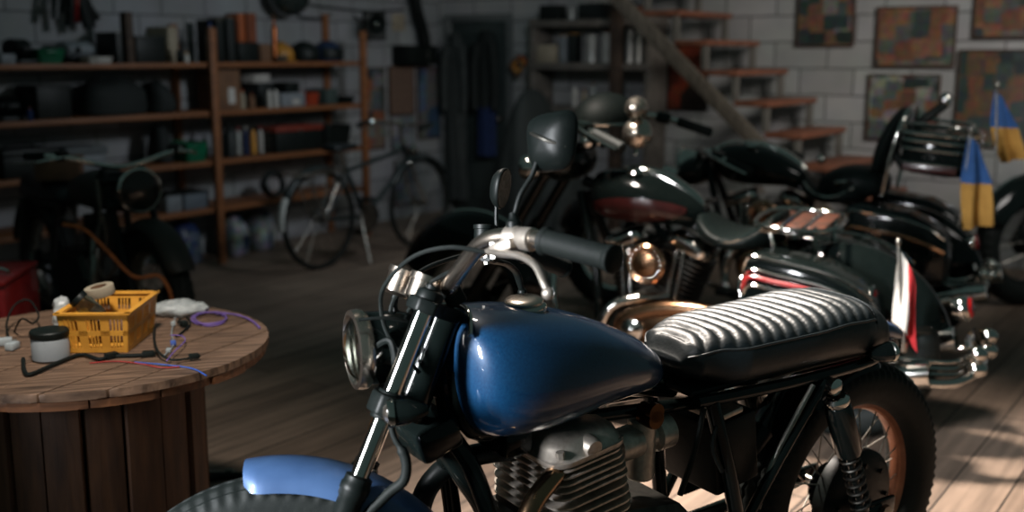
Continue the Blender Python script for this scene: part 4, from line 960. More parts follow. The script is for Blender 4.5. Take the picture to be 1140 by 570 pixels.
b = MB(); b.tube([(-.05, -.012, -.02), (-.03, -.012, .02), (.0, -.012, .03), (.04, -.012, .015), (.045, -.012, -.025), (0, -.012, -.035)], .002, 6, 5, True); b.build('drawn_line', BLKM, t)
t = thing('wall_cabinet', 'small black wall cabinet above the brown notice board', 'cabinet', room(.075, .41, 1.23), (0, 0, RZ + PI / 2))
b = MB(); b.box((0, 0, .076), (.42, .13, .152), bev=.006); b.build('body', BLKM, t)
b = MB(); b.box((-.06, -.068, .076), (.2, .008, .13), bev=.003); d = b.build('door', PLBK, t); b = MB(); b.cyl((.07, -.075, .04), (.07, -.075, .11), .006, n=8); b.build('handle', STEEL, d)
b = MB(); b.box((.13, -.068, .076), (.13, .008, .13), bev=.003); b.build('door', PLBK, t)
t = thing('vent_pipe', 'slanting black pipe coming down the wall left of the door', 'pipe', room(.09, .36, 0), RROT)
b = MB(); b.tube([(0, -.12, 2.2), (0, -.06, 1.74), (0, .03, 1.5), (0, .06, 1.39), (-.02, .07, 1.385)], .045, 16, 6); b.build('pipe', BLKM, t)
for q in ((0, -.06, 1.74), (0, .045, 1.45)):
    b = MB(); b.torus(q, (0, .17, -1), .047, .008); b.build('pipe_collar', BLKM, t)
t = thing('wall_lamp', 'round dark dish lamp with a bright bulb at the right end of the shelving', 'lamp', room(.20, 1.08, 1.50), (0, 0, RZ))
b = MB(); b.lathe([(.015, -.07), (.03, -.065), (.055, -.03), (.075, 0), (.078, .004), (.072, .0), (.05, -.03), (.02, -.055)], (.07, 0, .03), (1, -.4, -.1), 32); b.build('lamp_shade', PLBK, t)
b = MB(); b.ell((.062, 0, .03), (.02, .02, .02)); b.build('bulb', CHR, t)
b = MB(); b.tube([(0.01, .02, .04), (-.1, .05, .06), (-.18, .05, .08), (-.196, .05, .1)], .008, 8); b.build('lamp_arm', BLKM, t)
for lab, pts in (('thin black cable strung along the top of the left wall', [(.02, 2.0, 1.70), (.02, 1.5, 1.66), (.02, .9, 1.635), (.02, .48, 1.66)]), ('short black cable looping from the hanging bundle to the shelf post', [(.02, 1.75, 1.63), (.03, 1.6, 1.575), (.02, 1.4, 1.57), (.02, 1.3, 1.60)])):
    b = MB(); b.tube([room(*p) for p in pts], .007, 8, 8); tag(b.build('wall_cable', RUB), lab, 'cable')

# ------------------------------------------------------------------ coats on the door
def coat(name, label, a, ztop, zbot, w, m, seed, lower=None):
    t = thing(name, label, 'coat', room(a, .075, 0), RROT)
    def surf(z0, z1, w0, w1, mm, nm, off=0):
        rows = []
        for i in range(19):
            f = i / 18; z = z0 + (z1 - z0) * f
            hw = (w0 + (w1 - w0) * f) * (.35 + .65 * min(1, (1.02 - f) * 5) if nm == 'coat_body' else 1)
            ring = []
            for j in range(36):
                an = 2 * PI * j / 36; k = 1 + .18 * math.sin(an * 7 + seed + z * 3) * (1 - f * .6) + .08 * noise.noise(Vector((math.cos(an) * 2, math.sin(an) * 2 + seed, z * 4)))
                ring.append(Vector((hw * math.cos(an) * k, .04 * math.sin(an) * k + off, z)))
            rows.append(ring)
        b = MB(); b.rings(rows); return b.build(nm, mm, t)
    surf(zbot, ztop, w * .5, w * .46, m, 'coat_body')
    for s in (-1, 1):
        b = MB(); b.tube([(s * w * .36, -.02, ztop - .09), (s * w * .52, -.03, ztop - .25), (s * w * .55, -.025, ztop - .45), (s * w * .52, -.03, ztop - .62)], lambda f: .042 - .012 * f, 12, 5); b.build('sleeve', m, t)
    if lower:
        surf(zbot - .38, zbot + .02, w * .42, w * .4, lower, 'trouser_legs', .0)
    b = MB(); b.torus((0, -.005, ztop - .005), (0, 0, 1), w * .17, .016, 20, 8); b.build('collar', m, t)
    b = MB(); b.tube([(0, .045, ztop + .01), (0, .0, ztop - .005), (0, -.012, ztop + .02)], .006, 8); b.build('coat_hook', STEEL, t)
    return t
coat('work_coat', 'long grey work coat hanging on the left half of the door', .225, 1.47, .12, .19, GCLOTH, 1.)
coat('work_coverall', 'black and blue coverall hanging on the right half of the door', .535, 1.49, .88, .19, BCLOTH, 4., NAVY)

# ------------------------------------------------------------------ dark shelf on the back wall
bs = thing('timber_shelf', 'dark timber shelf of two boards on the back wall left of the stairs', 'shelf', room(0, 0, 0), RROT)
SHD = mat('dark_grey_board', '#6a645d', '#524c46', .8, 0, 8, bump=.2)
for z in (.93, 1.25, 1.562):
    b = MB(); b.box((1.6075, -.155, z - .025), (1.025, .30, .05), bev=.004); b.build('shelf_board', SHD, bs)
for a in (1.115, 2.097):
    b = MB(); b.box((a, -.15, .79), (.045, .27, 1.58), bev=.004); b.build('side_post', SHD, bs)
b = MB(); b.box((1.875, -.335, 1.0), (.085, .05, 2.0), bev=.005); b.build('front_post', WOODD, bs)
# ------------------------------------------------------------------ builders for the things on the shelves (local: x out of the wall, y along it, z up)
def it_box(t, w, d, h, m, lid=None, tape=None, label=None):
    b = MB(); b.box((0, 0, h / 2), (d, w, h), bev=.004); b.build('body', m, t)
    if lid: b = MB(); b.box((0, 0, h + .006), (d + .008, w + .008, .012), bev=.003); b.build('lid', lid, t)
    if tape: b = MB(); b.box((d / 2 + .0005, 0, h * .5), (.002, .03, h * .98)); b.build('tape', tape, t)
    if label: b = MB(); b.box((d / 2 + .0008, w * .1, h * .35), (.002, w * .3, h * .4)); b.build('paper_label', label, t)
def it_bin(t, w, d, h, m):
    b = MB(); R = []
    for z, k in ((0, .86), (h, 1.0), (h + .004, 1.04), (h + .004, .97), (.006, .82)):
        R.append([Vector((x, y, z)) for x, y in [(p.x, p.y) for p in rrect((0, 0, 0), (0, 0, 1), d / 2 * k, w / 2 * k, .02)]])
    b.rings(R); b.build('body', m, t)
    b = MB(); b.torus((0, 0, h), (0, 0, 1), .001, .0005, 4, 4) if False else b.box((d / 2 + .004, 0, h - .012), (.008, w * .5, .014), bev=.003); b.build('rim_grip', m, t)
def it_bottle(t, r, h, m, cap, neck=.35):
    b = MB(); b.lathe([(0, 0), (r * .92, 0), (r, r * .1), (r, h * .66), (r * .8, h * .76), (r * neck, h * .84), (r * neck, h * .9), (0, h * .9)], n=20); b.build('body', m, t)
    b = MB(); b.lathe([(r * neck * 1.2, h * .88), (r * neck * 1.2, h), (0, h)], n=16); b.build('cap', cap, t)
def it_can(t, r, h, m, lid):
    b = MB(); b.lathe([(0, 0), (r, 0), (r * 1.02, .004), (r, .008), (r, h - .01), (r * 1.02, h - .006), (r * 1.02, h), (r * .9, h), (0, h - .004)], n=24); b.build('body', m, t)
    b = MB(); b.lathe([(0, h), (r * .8, h), (r * .84, h + .004), (r * .8, h + .006), (0, h + .005)], n=20); b.build('lid', lid, t)
def it_books(t, w, d, h, m, page=None):
    b = MB(); b.box((0, 0, h / 2), (d, w, h), bev=.002); b.build('cover', m, t)
    b = MB(); b.box((.0, 0, h / 2 + .003), (d * .96, w * .8, h)); b.build('pages', page or PAPER, t)
def it_helmet(t, r, m, style='hard'):
    b = MB(); b.ell((0, 0, r * .45), (r * 1.08, r, r * .95), n=28, m=14, zmin=-.45, zmax=1); b.build('shell', m, t)
    if style == 'hard':
        b = MB(); b.sheet(lambda u, v: ((r * 1.05 + r * .35 * v) * math.cos((u - .5) * 2.4), (r * 1.0 + r * .1 * v) * math.sin((u - .5) * 2.4), r * .14 - .01 * v), 16, 4, .004); b.build('brim', m, t)
        b = MB(); b.tube([(r * 1.03 * math.cos(a), 0, r * .45 + r * .97 * math.sin(a)) for a in [.1 + (PI - .2) * k / 10 for k in range(11)]], .007, 8, 2); b.build('crown_ridge', m, t)
    else:
        b = MB(); b.sheet(lambda u, v: (r * 1.1 * math.cos((u - .5) * 2.2) * math.cos((v - .4) * .8), r * 1.04 * math.sin((u - .5) * 2.2), r * .45 + r * .9 * math.sin((v - .4) * .8)), 18, 8, .004); b.build('visor', PLBK, t)
        b = MB(); b.tube([(r * .2, -r * .9, r * .05), (r * .3, -r * .5, -.0 + .006), (r * .3, r * .5, .006), (r * .2, r * .9, r * .05)], .005, 8); b.build('chin_strap', RUB, t)
def it_bag(t, w, d, h, m, seed, strap=True):
    b = MB(); b.rings([[Vector((d / 2 * q * math.copysign(abs(math.cos(a)) ** .7, math.cos(a)), w / 2 * q * math.copysign(abs(math.sin(a)) ** .7, math.sin(a)), z * h)) for a in [2 * PI * j / 28 for j in range(28)]] for z, q in ((0, .82), (.03, .95), (.2, 1), (.45, .98), (.65, .93), (.8, .82), (.92, .62), (.985, .38), (1, .1))]); o = b.build('body', m, t)
    lump(o, .022, 9, seed)
    if strap: b = MB(); b.tube([(0, -w * .25, h * .88), (.01, -w * .1, h * 1.02), (.01, w * .1, h * 1.02), (0, w * .25, h * .88)], .007, 8); b.build('strap', RUB, t)
def it_machine(t, w, d, h, m, m2):
    b = MB(); b.box((0, 0, h * .08), (d, w, h * .16), bev=.006); b.build('base', m2, t)
    b = MB(); b.rings([[Vector((d * .42 * math.cos(a) * q, y * w, h * .55 + h * .36 * math.sin(a) * q)) for a in [2 * PI * j / 24 for j in range(24)]] for y, q in ((-.46, .5), (-.45, .9), (-.4, 1), (.3, 1), (.34, .9), (.36, .4))]); b.build('housing', m, t)
    b = MB(); b.cyl((0, .34 * w, h * .55), (0, .49 * w, h * .55), h * .2, n=18, bev=.003); b.build('motor_cap', m2, t)
    b = MB(); b.lathe([(0, 0), (.014, 0), (.016, .01), (.012, .02), (0, .021)], (d * .42, -.2 * w, h * .55), (1, 0, 0), 14); b.build('knob', RUB, t)
def it_coil(t, R, r, m, n=4):
    P = [Vector((.012 * math.sin(k * .9) + (k / 24) * .012, R * math.cos(2 * PI * k / 24) * (1 - .02 * (k // 24)), R + r + R * math.sin(2 * PI * k / 24) * (1 - .03 * (k // 24)))) for k in range(24 * n)]
    b = MB(); b.tube(P, r, 8, 1); b.build('coil', m, t)
    b = MB(); b.torus((0, R * .7, R + r + R * .7), (0, 1, -1), r * 2.4, r * .5, 16, 6); b.build('tie', RUB, t)
def it_toolbox(t, w, d, h, m, m2):
    b = MB(); b.box((0, 0, h * .36), (d, w, h * .72), bev=.006); b.build('body', m, t)
    b = MB(); b.box((0, 0, h * .82), (d * 1.02, w * 1.02, h * .2), bev=.01); b.build('lid', m2, t)
    b = MB(); b.tube([(0, -w * .25, h * .9), (0, -w * .22, h * 1.05), (0, w * .22, h * 1.05), (0, w * .25, h * .9)], .007, 8); b.build('handle', RUB, t)
    b = MB()
    b.box((d / 2 + .004, 0, h * .7), (.008, .03, .03), bev=.002); b.build('latch', STEEL, t)
CLEARB = mat('milky_bottle', '#a6a8a4', '#8e908c', .35, 0, 10)
DGREY = mat('dark_grey_plastic', '#181e1d', '#131918', .5, 0, 20); BRN = mat('russet_card', '#7a4127', '#5f311d', .8, 0, 10); ORB = mat('dull_orange_box', '#a0522a', '#86431f', .6, 0, 10)
def shelf_item(name, label, cat, px0, px1, ytop, z, a, fn, group=None, minw=.02, rz=0):
    """stand a thing on a left-wall shelf board of height z, its front face a metres out from the wall"""
    b1, zt = onleft(px0, ytop, a); b0, _ = onleft(px1, ytop, a)
    w = max(minw, b1 - b0); h = max(.015, zt - z)
    t = thing(name, label, cat, room(0, (b0 + b1) / 2, z), (0, 0, RZ + rz), group)
    return t, w, h, a
# ------------------------------------------------------------------ shelving along the left wall
SZ = (1.262, .962, .655, .357)
sh = thing('shelving_unit', 'long amber wood shelving along the left wall loaded with workshop stuff', 'shelves', room(0, 0, 0), RROT)
B0, B1 = 1.33, 4.95
for z in SZ:
    b = MB(); b.box((.175, -(B0 + B1) / 2, z - .0145), (.37, B1 - B0, .029), bev=.003); b.build('shelf_board', WOODSH, sh)
for b_ in (1.36, 2.72, 4.72):
    for a_ in (.382, .018):
        zt = 1.475 if a_ > .1 else 1.5
        if b_ == 1.36 and a_ < .1: zt = 1.6
        b = MB(); b.box((a_, -b_, zt / 2), (.034 if a_ > .1 else .03, .05, zt), bev=.003); b.build('upright', WOODSH, sh)
e = .0008
def put(name, label, cat, px0, px1, ytop, lev, kind, /, a=.30, d=.2, group=None, **k):
    t, w, h, _ = shelf_item(name, label, cat, px0, px1, ytop, SZ[lev] + e, a, None, group)
    w = w - .006
    off = Vv * (a - d / 2)
    t.location = t.location + off
    kind(t, w, d, h, k); HT[t.name] = h
    return t
HT = {}
K_box = lambda t, w, d, h, k: it_box(t, w, d, h, **k)
K_bin = lambda t, w, d, h, k: it_bin(t, w, d, h, **k)
K_bot = lambda t, w, d, h, k: it_bottle(t, w / 2, h, **k)
K_can = lambda t, w, d, h, k: it_can(t, w / 2, h, **k)
K_book = lambda t, w, d, h, k: it_books(t, w, d, h, **k)
K_bag = lambda t, w, d, h, k: it_bag(t, w, d, h, **k)
K_mach = lambda t, w, d, h, k: it_machine(t, w, d, h, **k)
K_tool = lambda t, w, d, h, k: it_toolbox(t, w, d, h, **k)
K_hat = lambda t, w, d, h, k: it_helmet(t, w / 2, **k)
# top board, left bay
put('storage_box', 'low pale box at the far left of the top shelf', 'box', 0, 18, 60, 0, K_box, m=PLGR)
put('power_tool', 'dark machine standing left of the green box on the top shelf', 'machine', 19, 41, 40, 0, K_mach, m=BLKM, m2=DGREY)
put('storage_crate', 'green plastic crate on the top shelf', 'crate', 42, 74, 55, 0, K_bin, d=.22, m=GREEN)
put('sewing_machine', 'pale grey covered machine right of the green crate', 'machine', 76, 113, 43, 0, K_mach, m=PLGR, m2=DGREY, a=.22)
put('tray', 'shallow white tray in front of the pale grey machine', 'tray', 98, 128, 64, 0, K_bin, a=.345, d=.10, m=WHT)
put('book', 'tall dark book standing left of the brown plank ends', 'book', 129, 136, 36, 0, K_book, m=DGREY, group='dark books on the top shelf')
put('wooden_plank', 'dark red brown plank end standing tall on the top shelf', 'plank', 139, 148, 13, 0, K_box, m=WOODD, d=.06)
put('storage_crate', 'black crate with a pale box on its top, right of the plank end', 'crate', 151, 184, 42, 0, K_box, m=PLBK, lid=DGREY)
put('notebook_stack', 'cream notebook pile leaning beside the black crate', 'notebook', 186, 197, 30, 0, K_book, m=PAPER, a=.2)
put('potted_stem', 'dark bushy bundle of brushes in a pot near the centre post', 'brush pot', 198, 205, 52, 0, K_bot, m=PLBK, cap=BRN, d=.04)
put('bottle', 'small bottle with a yellow tip at the left of the centre post', 'bottle', 206, 212, 58, 0, K_bot, a=.35, d=.03, m=WHT, cap=YEL)
pb = SZ[0]
# pale box lying on the black crate and a red one above
def onlid(name, label, cat, px0, px1, ytop, ybase, a, d, kind, **k):
    b1, zt = onleft(px0, ytop, a); b0, zb = onleft(px1, ybase, a)
    t = thing(name, label, cat, room(0, (b0 + b1) / 2, zb), RROT); t.location += Vv * (a - d / 2)
    kind(t, b1 - b0 - .004, d, zt - zb, k); return t
def stack(base, name, label, cat, w, d, h, kind, dz, /, dy=0, **k):
    t = thing(name, label, cat, base.location + Vector((0, 0, dz + e)) + U * dy, RROT); kind(t, w, d, h, k); return t
# ------------------------------------------------------------------ top board, right bay
put('bottle', 'slim white bottle just right of the centre post', 'bottle', 232, 240, 24, 0, K_bot, m=WHT, cap=NAVY, d=.05)
put('binder', 'black ring binder right of the slim white bottle', 'binder', 241, 250, 22, 0, K_book, m=PLBK)
put('binder', 'black ring binder left of the red book', 'binder', 253, 262, 20, 0, K_book, m=DGREY)
bx_ = put('storage_box', 'low black box carrying the red and orange books', 'box', 266, 288, 47, 0, K_box, m=PLBK, d=.16)
hb_ = HT[bx_.name]
stack(bx_, 'book', 'dark red book standing on the low black box', 'book', .075, .13, .185, K_book, hb_, dy=.045, m=BRN)
stack(bx_, 'book', 'orange book standing on the low black box', 'book', .05, .13, .18, K_book, hb_, dy=-.04, m=ORB)
put('storage_box', 'small brown carton left of the copper torch', 'box', 290, 302, 49, 0, K_box, m=CARD, d=.12)
put('blow_torch', 'slender copper torch standing between carton and hard hat', 'torch', 303, 309, 16, 0, K_bot, m=mat('copper_body', '#a8623a', '#7d472a', .35, .9, 20), cap=BRASS, d=.03)
put('hard_hat', 'amber yellow hard hat on the top shelf', 'helmet', 311, 334, 40, 0, K_hat, a=.30, d=.2, m=mat('worn_yellow_helmet', '#b57f2f', '#946524', .45, 0, 12))
put('crash_helmet', 'black helmet between the yellow hard hat and the blue helmet', 'helmet', 337, 361, 36, 0, K_hat, a=.30, d=.2, m=PLBK, style='visor')
put('crash_helmet', 'dark blue helmet at the right end of the top shelf', 'helmet', 363, 387, 38, 0, K_hat, a=.30, d=.2, m=mat('navy_helmet', '#1b2a46', '#152036', .4, 0, 12), style='visor')
t = put('safety_goggles', 'pair of clear goggles in front of the yellow hard hat', 'goggles', 310, 322, 57, 0, lambda t, w, d, h, k: None, a=.375, d=.03)
for s in (-1, 1):
    b = MB(); b.torus((0, s * .024, .024), (1, 0, 0), .019, .004, 20, 6); g = b.build('goggle_rim', PLBK, t)
    b = MB(); b.ell((0, s * .024, .024), (.004, .018, .018)); b.build('goggle_lens', CHR, g)
b = MB(); b.tube([(0, -.044, .026), (-.02, -.05, .01), (-.03, 0, .006), (-.02, .05, .01), (0, .044, .026)], .003, 6); b.build('strap', RUB, t)
# ------------------------------------------------------------------ second board
put('motor_part', 'round dark motor housing at the left end of the second shelf', 'machine part', 0, 29, 106, 1, K_mach, m=BLKM, m2=DGREY)
put('figurine', 'tiny coloured toy figure on the second shelf edge', 'toy', 31, 38, 120, 1, K_bot, a=.36, d=.03, m=NAVY, cap=mat('toy_pink', '#8a5a4e', '#7a4b42', .6))
put('storage_box', 'black box left of the big black bag on the second shelf', 'box', 40, 79, 98, 1, K_box, m=PLBK, lid=DGREY, a=.25)
put('duffel_bag', 'long bulky black bag filling the second shelf', 'bag', 101, 172, 89, 1, K_bag, d=.26, m=BCLOTH, seed=3.)
put('duffel_bag', 'smaller black bag squeezed right of the bulky one', 'bag', 174, 199, 91, 1, K_bag, d=.24, m=BCLOTH, seed=8.)
put('cardboard_box', 'tall brown carton with a white label on the second shelf', 'box', 241, 267, 78, 1, K_box, m=CARD, label=WHT, d=.2)
put('spray_can', 'orange capped can beside the tall brown carton', 'can', 269, 275, 100, 1, K_bot, d=.05, m=PAPER, cap=ORNG)
put('spray_can', 'brown can second from the tall brown carton', 'can', 279, 286, 104, 1, K_bot, d=.05, m=CARD, cap=BRN)
bxb = put('storage_box', 'dark box carrying a tilted white carton on the second shelf', 'box', 288, 304, 93, 1, K_box, m=DGREY, d=.16, a=.22)
h_ = HT[bxb.name]
t = stack(bxb, 'cardboard_box', 'white carton lying tilted on the dark box', 'box', .17, .12, .055, K_box, h_ + .004, dy=-.02, m=WHT); t.rotation_euler = (-.0, 0, RZ + .2)
for k, (p0, p1, lab) in enumerate(((299, 304, 'white tube standing first in front of the dark box'), (306, 311, 'white tube standing second in front of the dark box'))):
    put('tube_bottle', lab, 'tube', p0, p1, 97, 1, K_bot, a=.33, d=.035, m=WHT, cap=PLBK)
bxg = put('storage_box', 'pale grey box under a small black box on the second shelf', 'box', 313, 340, 104, 1, K_box, m=PLGR, d=.2, label=WHT)
stack(bxg, 'storage_box', 'small black box on top of the pale grey box', 'box', .12, .14, .07, K_box, HT[bxg.name], dy=.03, m=PLBK)
put('parts_tray', 'red orange tray right of the pale grey box', 'tray', 342, 357, 104, 1, K_bin, m=mat('red_orange_plastic', '#9a3a20', '#812e18', .5), d=.16)
put('storage_box', 'grey green box at the right end of the second shelf', 'box', 363, 376, 99, 1, K_box, m=mat('grey_green_plastic', '#3c4a46', '#303c39', .6), d=.2, a=.25)
put('parts_tray', 'shallow black tray before the shelf end post on the second shelf', 'tray', 383, 396, 108, 1, K_bin, m=PLBK, d=.2)
# ------------------------------------------------------------------ third board
bk3 = put('document_box', 'grey box file lying lowest of the pile behind the old motorcycle', 'box', 78, 118, 175, 2, K_box, m=PLGR, d=.22)
zz = HT[bk3.name]
stack(bk3, 'document_box', 'grey box file lying topmost of the pile behind the old motorcycle', 'box', .27, .21, .05, K_box, zz, dy=0, m=mat('mid_grey_card', '#5b5f61', '#4c5052', .7))
put('storage_box', 'wide black case on the third shelf behind the old motorcycle', 'case', 2, 66, 166, 2, K_tool, m=PLBK, m2=DGREY, d=.24)
put('tool_bag', 'black lumpy tool bag left of the green crate on the third shelf', 'bag', 176, 195, 141, 2, K_bag, m=BCLOTH, seed=5., d=.17, a=.27)
put('storage_crate', 'green plastic crate on the third shelf beside the centre post', 'crate', 208, 233, 160, 2, K_bin, a=.345, d=.2, m=GREEN)
put('jug', 'dark jug with a pale spout right of the centre post on the third shelf', 'jug', 243, 252, 136, 2, K_bot, m=PLBK, cap=DGREY, d=.08)
put('jug', 'dark squat jug second from the centre post on the third shelf', 'jug', 254, 265, 138, 2, K_bot, m=DGREY, cap=PLBK, d=.08)
bk = put('wire_basket', 'wire basket full of small coloured bottles on the third shelf', 'basket', 268, 302, 141, 2, lambda t, w, d, h, k: None, d=.2)
w_ = onleft(268, 141, .3)[0] - onleft(302, 141, .3)[0] - .01; hh = onleft(280, 141, .3)[1] - SZ[2]
b = MB()
for k in range(9):
    y = -w_ / 2 + w_ * k / 8
    for x in (-.095, .095): b.cyl((x, y, 0.004), (x, y, hh), .002, n=6)
for k in range(5):
    z = .004 + (hh - .006) * k / 4
    for x in (-.095, .095): b.cyl((x, -w_ / 2, z), (x, w_ / 2, z), .002, n=6)
    for y in (-w_ / 2, w_ / 2): b.cyl((-.095, y, z), (.095, y, z), .002, n=6)
for k in range(7): b.cyl((-.095, -w_ / 2 + w_ * k / 6, .004), (.095, -w_ / 2 + w_ * k / 6, .004), .002, n=6)
b.build('wire_frame', STEEL, bk)
for k, (m, cp, lab) in enumerate(((WHT, REDP, 'white bottle leftmost in the wire basket'), (YEL, PLBK, 'amber bottle second from left in the wire basket'), (NAVY, WHT, 'blue bottle third from left in the wire basket'), (CLEARB, REDP, 'milky bottle rightmost in the wire basket'))):
    t = thing('bottle', lab, 'bottle', bk.location - U * (-w_ / 2 + w_ * (k + .5) / 4) * -1 * -1 + Vector((0, 0, .0075)) + Vv * .03, RROT, 'bottles in the wire basket'); it_bottle(t, .022, hh * .95, m, cp)
cs = put('tool_case', 'long black case with a red lid at the right of the third shelf', 'case', 307, 360, 139, 2, K_tool, m=PLBK, m2=mat('dull_red_lid', '#7d3020', '#66261a', .6), d=.22)
put('parts_tray', 'black tray of scrap at the right end of the third shelf', 'tray', 363, 393, 141, 2, K_bin, m=PLBK, d=.22)
# ------------------------------------------------------------------ fourth board
put('storage_box', 'grey box with a dark lid left of the centre post on the bottom shelf', 'box', 185, 203, 219, 3, K_box, m=PLGR, lid=PLBK, group=None)
put('storage_box', 'wide grey box with a dark lid nearest the centre post on the bottom shelf', 'box', 205, 233, 217, 3, K_box, m=mat('blue_grey_plastic', '#626a72', '#525a62', .55), lid=PLBK)
t = put('cable_coil', 'coil of dark cable hanging over the bottom shelf behind the bicycle', 'coil', 285, 322, 188, 3, lambda t, w, d, h, k: it_coil(t, .085, .011, DGREY), d=.05, a=.3)
# ------------------------------------------------------------------ floor level under the shelves
def sack(name, label, px0, px1, ytop, a, m, seed, d=.2):
    b1, zt = onleft(px0, ytop, a); b0, _ = onleft(px1, ytop, a)
    t = thing(name, label, 'bag', room(a - d / 2, (b0 + b1) / 2, .001), RROT); it_bag(t, b1 - b0 - .02, d, max(.1, zt), m, seed, False)
    b = MB(); b.torus((0, 0, zt * .93), (0, 0, 1), .035, .008, 20, 6); b.build('tie', RUB, t); return t
WB = patch_mat('white_blue_plastic_sack', ['#8d9294', '#6f7476', '#2c3f63', '#9ea2a3', '#3a4a55'], (9, 9, 8), .45); BL = patch_mat('blue_plastic_sack', ['#1c2f5a', '#182646', '#4b5560', '#1a2d55'], (9, 9, 8), .45)
sack('plastic_sack', 'blue plastic sack on the floor left of the centre post', 196, 232, 253, .3, BL, 2.)
sack('plastic_sack', 'white and blue plastic sack on the floor right of the centre post', 258, 282, 240, .3, WB, 6.)
sack('plastic_sack', 'pale plastic sack on the floor behind the bicycle wheel', 284, 312, 236, .24, WB, 11.)
# ------------------------------------------------------------------ hanging bundles above the shelving
def bundle(name, label, px, py, a, w, h, mats, seed):
    b_, z = onleft(px, py, a); t = thing(name, label, 'bundle', room(a, b_, z), RROT)
    rnd = random.Random(seed)
    for k in range(9):
        m = mats[k % len(mats)]; b = MB(); y0 = (rnd.random() - .5) * w; p = [(rnd.random() * .05, y0 * .4, h * .5), (rnd.random() * .06, y0 * .8, 0), (rnd.random() * .06, y0 * 1.2 + (rnd.random() - .5) * .06, -h * (.3 + .4 * rnd.random()))]
        b.tube(p, lambda f: .012 + .012 * f, 8, 4); b.build('hanging_tool', m, t)
    b = MB(); b.cyl((-a + .003, 0, h * .42), (.06, 0, h * .5), .008, n=8); b.build('wall_hook', STEEL, t); return t
bundle('tool_bundle', 'dark bundle of tools with a red handle hanging above the left shelf bay', 80, -2, .12, .26, .24, [BLKM, DGREY, BLKM, REDP], 3)
g = onleft(322, -4, .16); t = thing('hanging_globe', 'dark glass globe lamp hanging above the yellow hard hat', 'lamp', room(.16, g[0], g[1]), RROT)
b = MB(); b.ell((0, 0, 0), (.12, .16, .135), n=28, m=16); b.build('globe', mat('smoked_glass', '#1d2523', '#27302e', .12, 0, 6, coat=1), t)
b = MB(); b.cyl((0, 0, .13), (0, 0, .62), .006, n=8); b.lathe([(.05, .12), (.05, .15), (.02, .17), (0, .17)]); b.tube([(0, 0, .6), (-.08, 0, .64), (-.158, 0, .60)], .006, 8); b.build('pendant_rod', BLKM, t)
# ------------------------------------------------------------------ things on the dark back shelf
def bput(name, label, cat, px0, px1, ytop, z, kind, /, b=.27, d=.12, group=None, **k):
    a0, zt = onback(px0, ytop, b); a1, _ = onback(px1, ytop, b)
    t = thing(name, label, cat, room((a0 + a1) / 2, b - d / 2, z + e), (0, 0, RZ - PI / 2), group)
    kind(t, a1 - a0 - .006, d, max(.02, zt - z), k); return t
MET = mat('pale_tin', '#a9a8a4', '#8c8b87', .4, .3, 10)
bput('tin_can', 'fat pale tin on the dark shelf left of the front post', 'tin', 649, 663, 39, 1.25, K_can, d=.08, m=MET, lid=STEEL)
bput('tin_can', 'slim pale tin right beside the fat tin on the dark shelf', 'tin', 668, 678, 37, 1.25, K_can, d=.06, m=WHT, lid=BRN)
bput('tin_can', 'pale tube just right of the front post on the dark shelf', 'tin', 696, 703, 34, 1.25, K_can, d=.05, m=MET, lid=STEEL)
bput('tin_can', 'taller pale tube at the right end of the dark shelf', 'tin', 706, 714, 32, 1.25, K_can, d=.05, m=WHT, lid=STEEL)
bput('book', 'grey book standing on the dark shelf with a yellow top', 'book', 622, 630, 40, 1.25, K_book, m=PLGR, page=YEL)
bput('book', 'dark grey book right of the yellow topped one', 'book', 632, 639, 38, 1.25, K_book, m=DGREY, page=YEL)
pa = bput('paper_stack', 'low stack of pale papers at the left of the dark shelf', 'papers', 597, 619, 50, 1.25, K_box, m=PAPER, d=.18)
for px0, px1, yt, m, lab in ((600, 622, 6, PLBK, 'black box at the left of the top dark board'), (628, 636, 8, MET, 'pale jar in the middle of the top dark board'), (643, 672, 4, DGREY, 'dark grey box right of the pale jar on the top board'), (695, 716, 7, BRN, 'russet box at the right of the top dark board')):
    bput('storage_box' if m is not MET else 'jar', lab, 'box' if m is not MET else 'jar', px0, px1, yt, 1.562, K_box if m is not MET else K_can, m=m, **({'lid': PLBK} if m is MET else {}))
for k, (px0, px1, yt, m, cp, lab) in enumerate(((634, 641, 94, WHT, PLGR, 'white bottle leftmost on the lowest dark board'), (645, 651, 99, PAPER, BRN, 'cream bottle second on the lowest dark board'), (655, 662, 92, CLEARB, CARD, 'milky bottle third on the lowest dark board'))):
    bput('bottle', lab, 'bottle', px0, px1, yt, .93, K_bot, m=m, cap=cp, d=.06)
q = onback(577, 72, .12); t = thing('cord_bundle', 'orange and yellow bundle of cord hanging left of the dark shelf', 'cord', room(q[0], .10, q[1]), RROT)
for k, (m, r) in enumerate(((ORNG, .05), (YEL, .042), (CARD, .055))):
    b = MB(); b.tube([(r * .8 * math.cos(a) + .012 * math.sin(3 * a + k), -.02 * k + .01 * math.sin(2 * a), r * 1.2 * math.sin(a) - .01 * k) for a in [2 * PI * j / 18 for j in range(18)]], .012, 8, 3, True); b.build('cord_loop', m, t)
b = MB(); b.tube([(0, .10, .075), (0, -.03, .07), (0, -.05, .09)], .006, 8); b.build('wall_hook', STEEL, t)
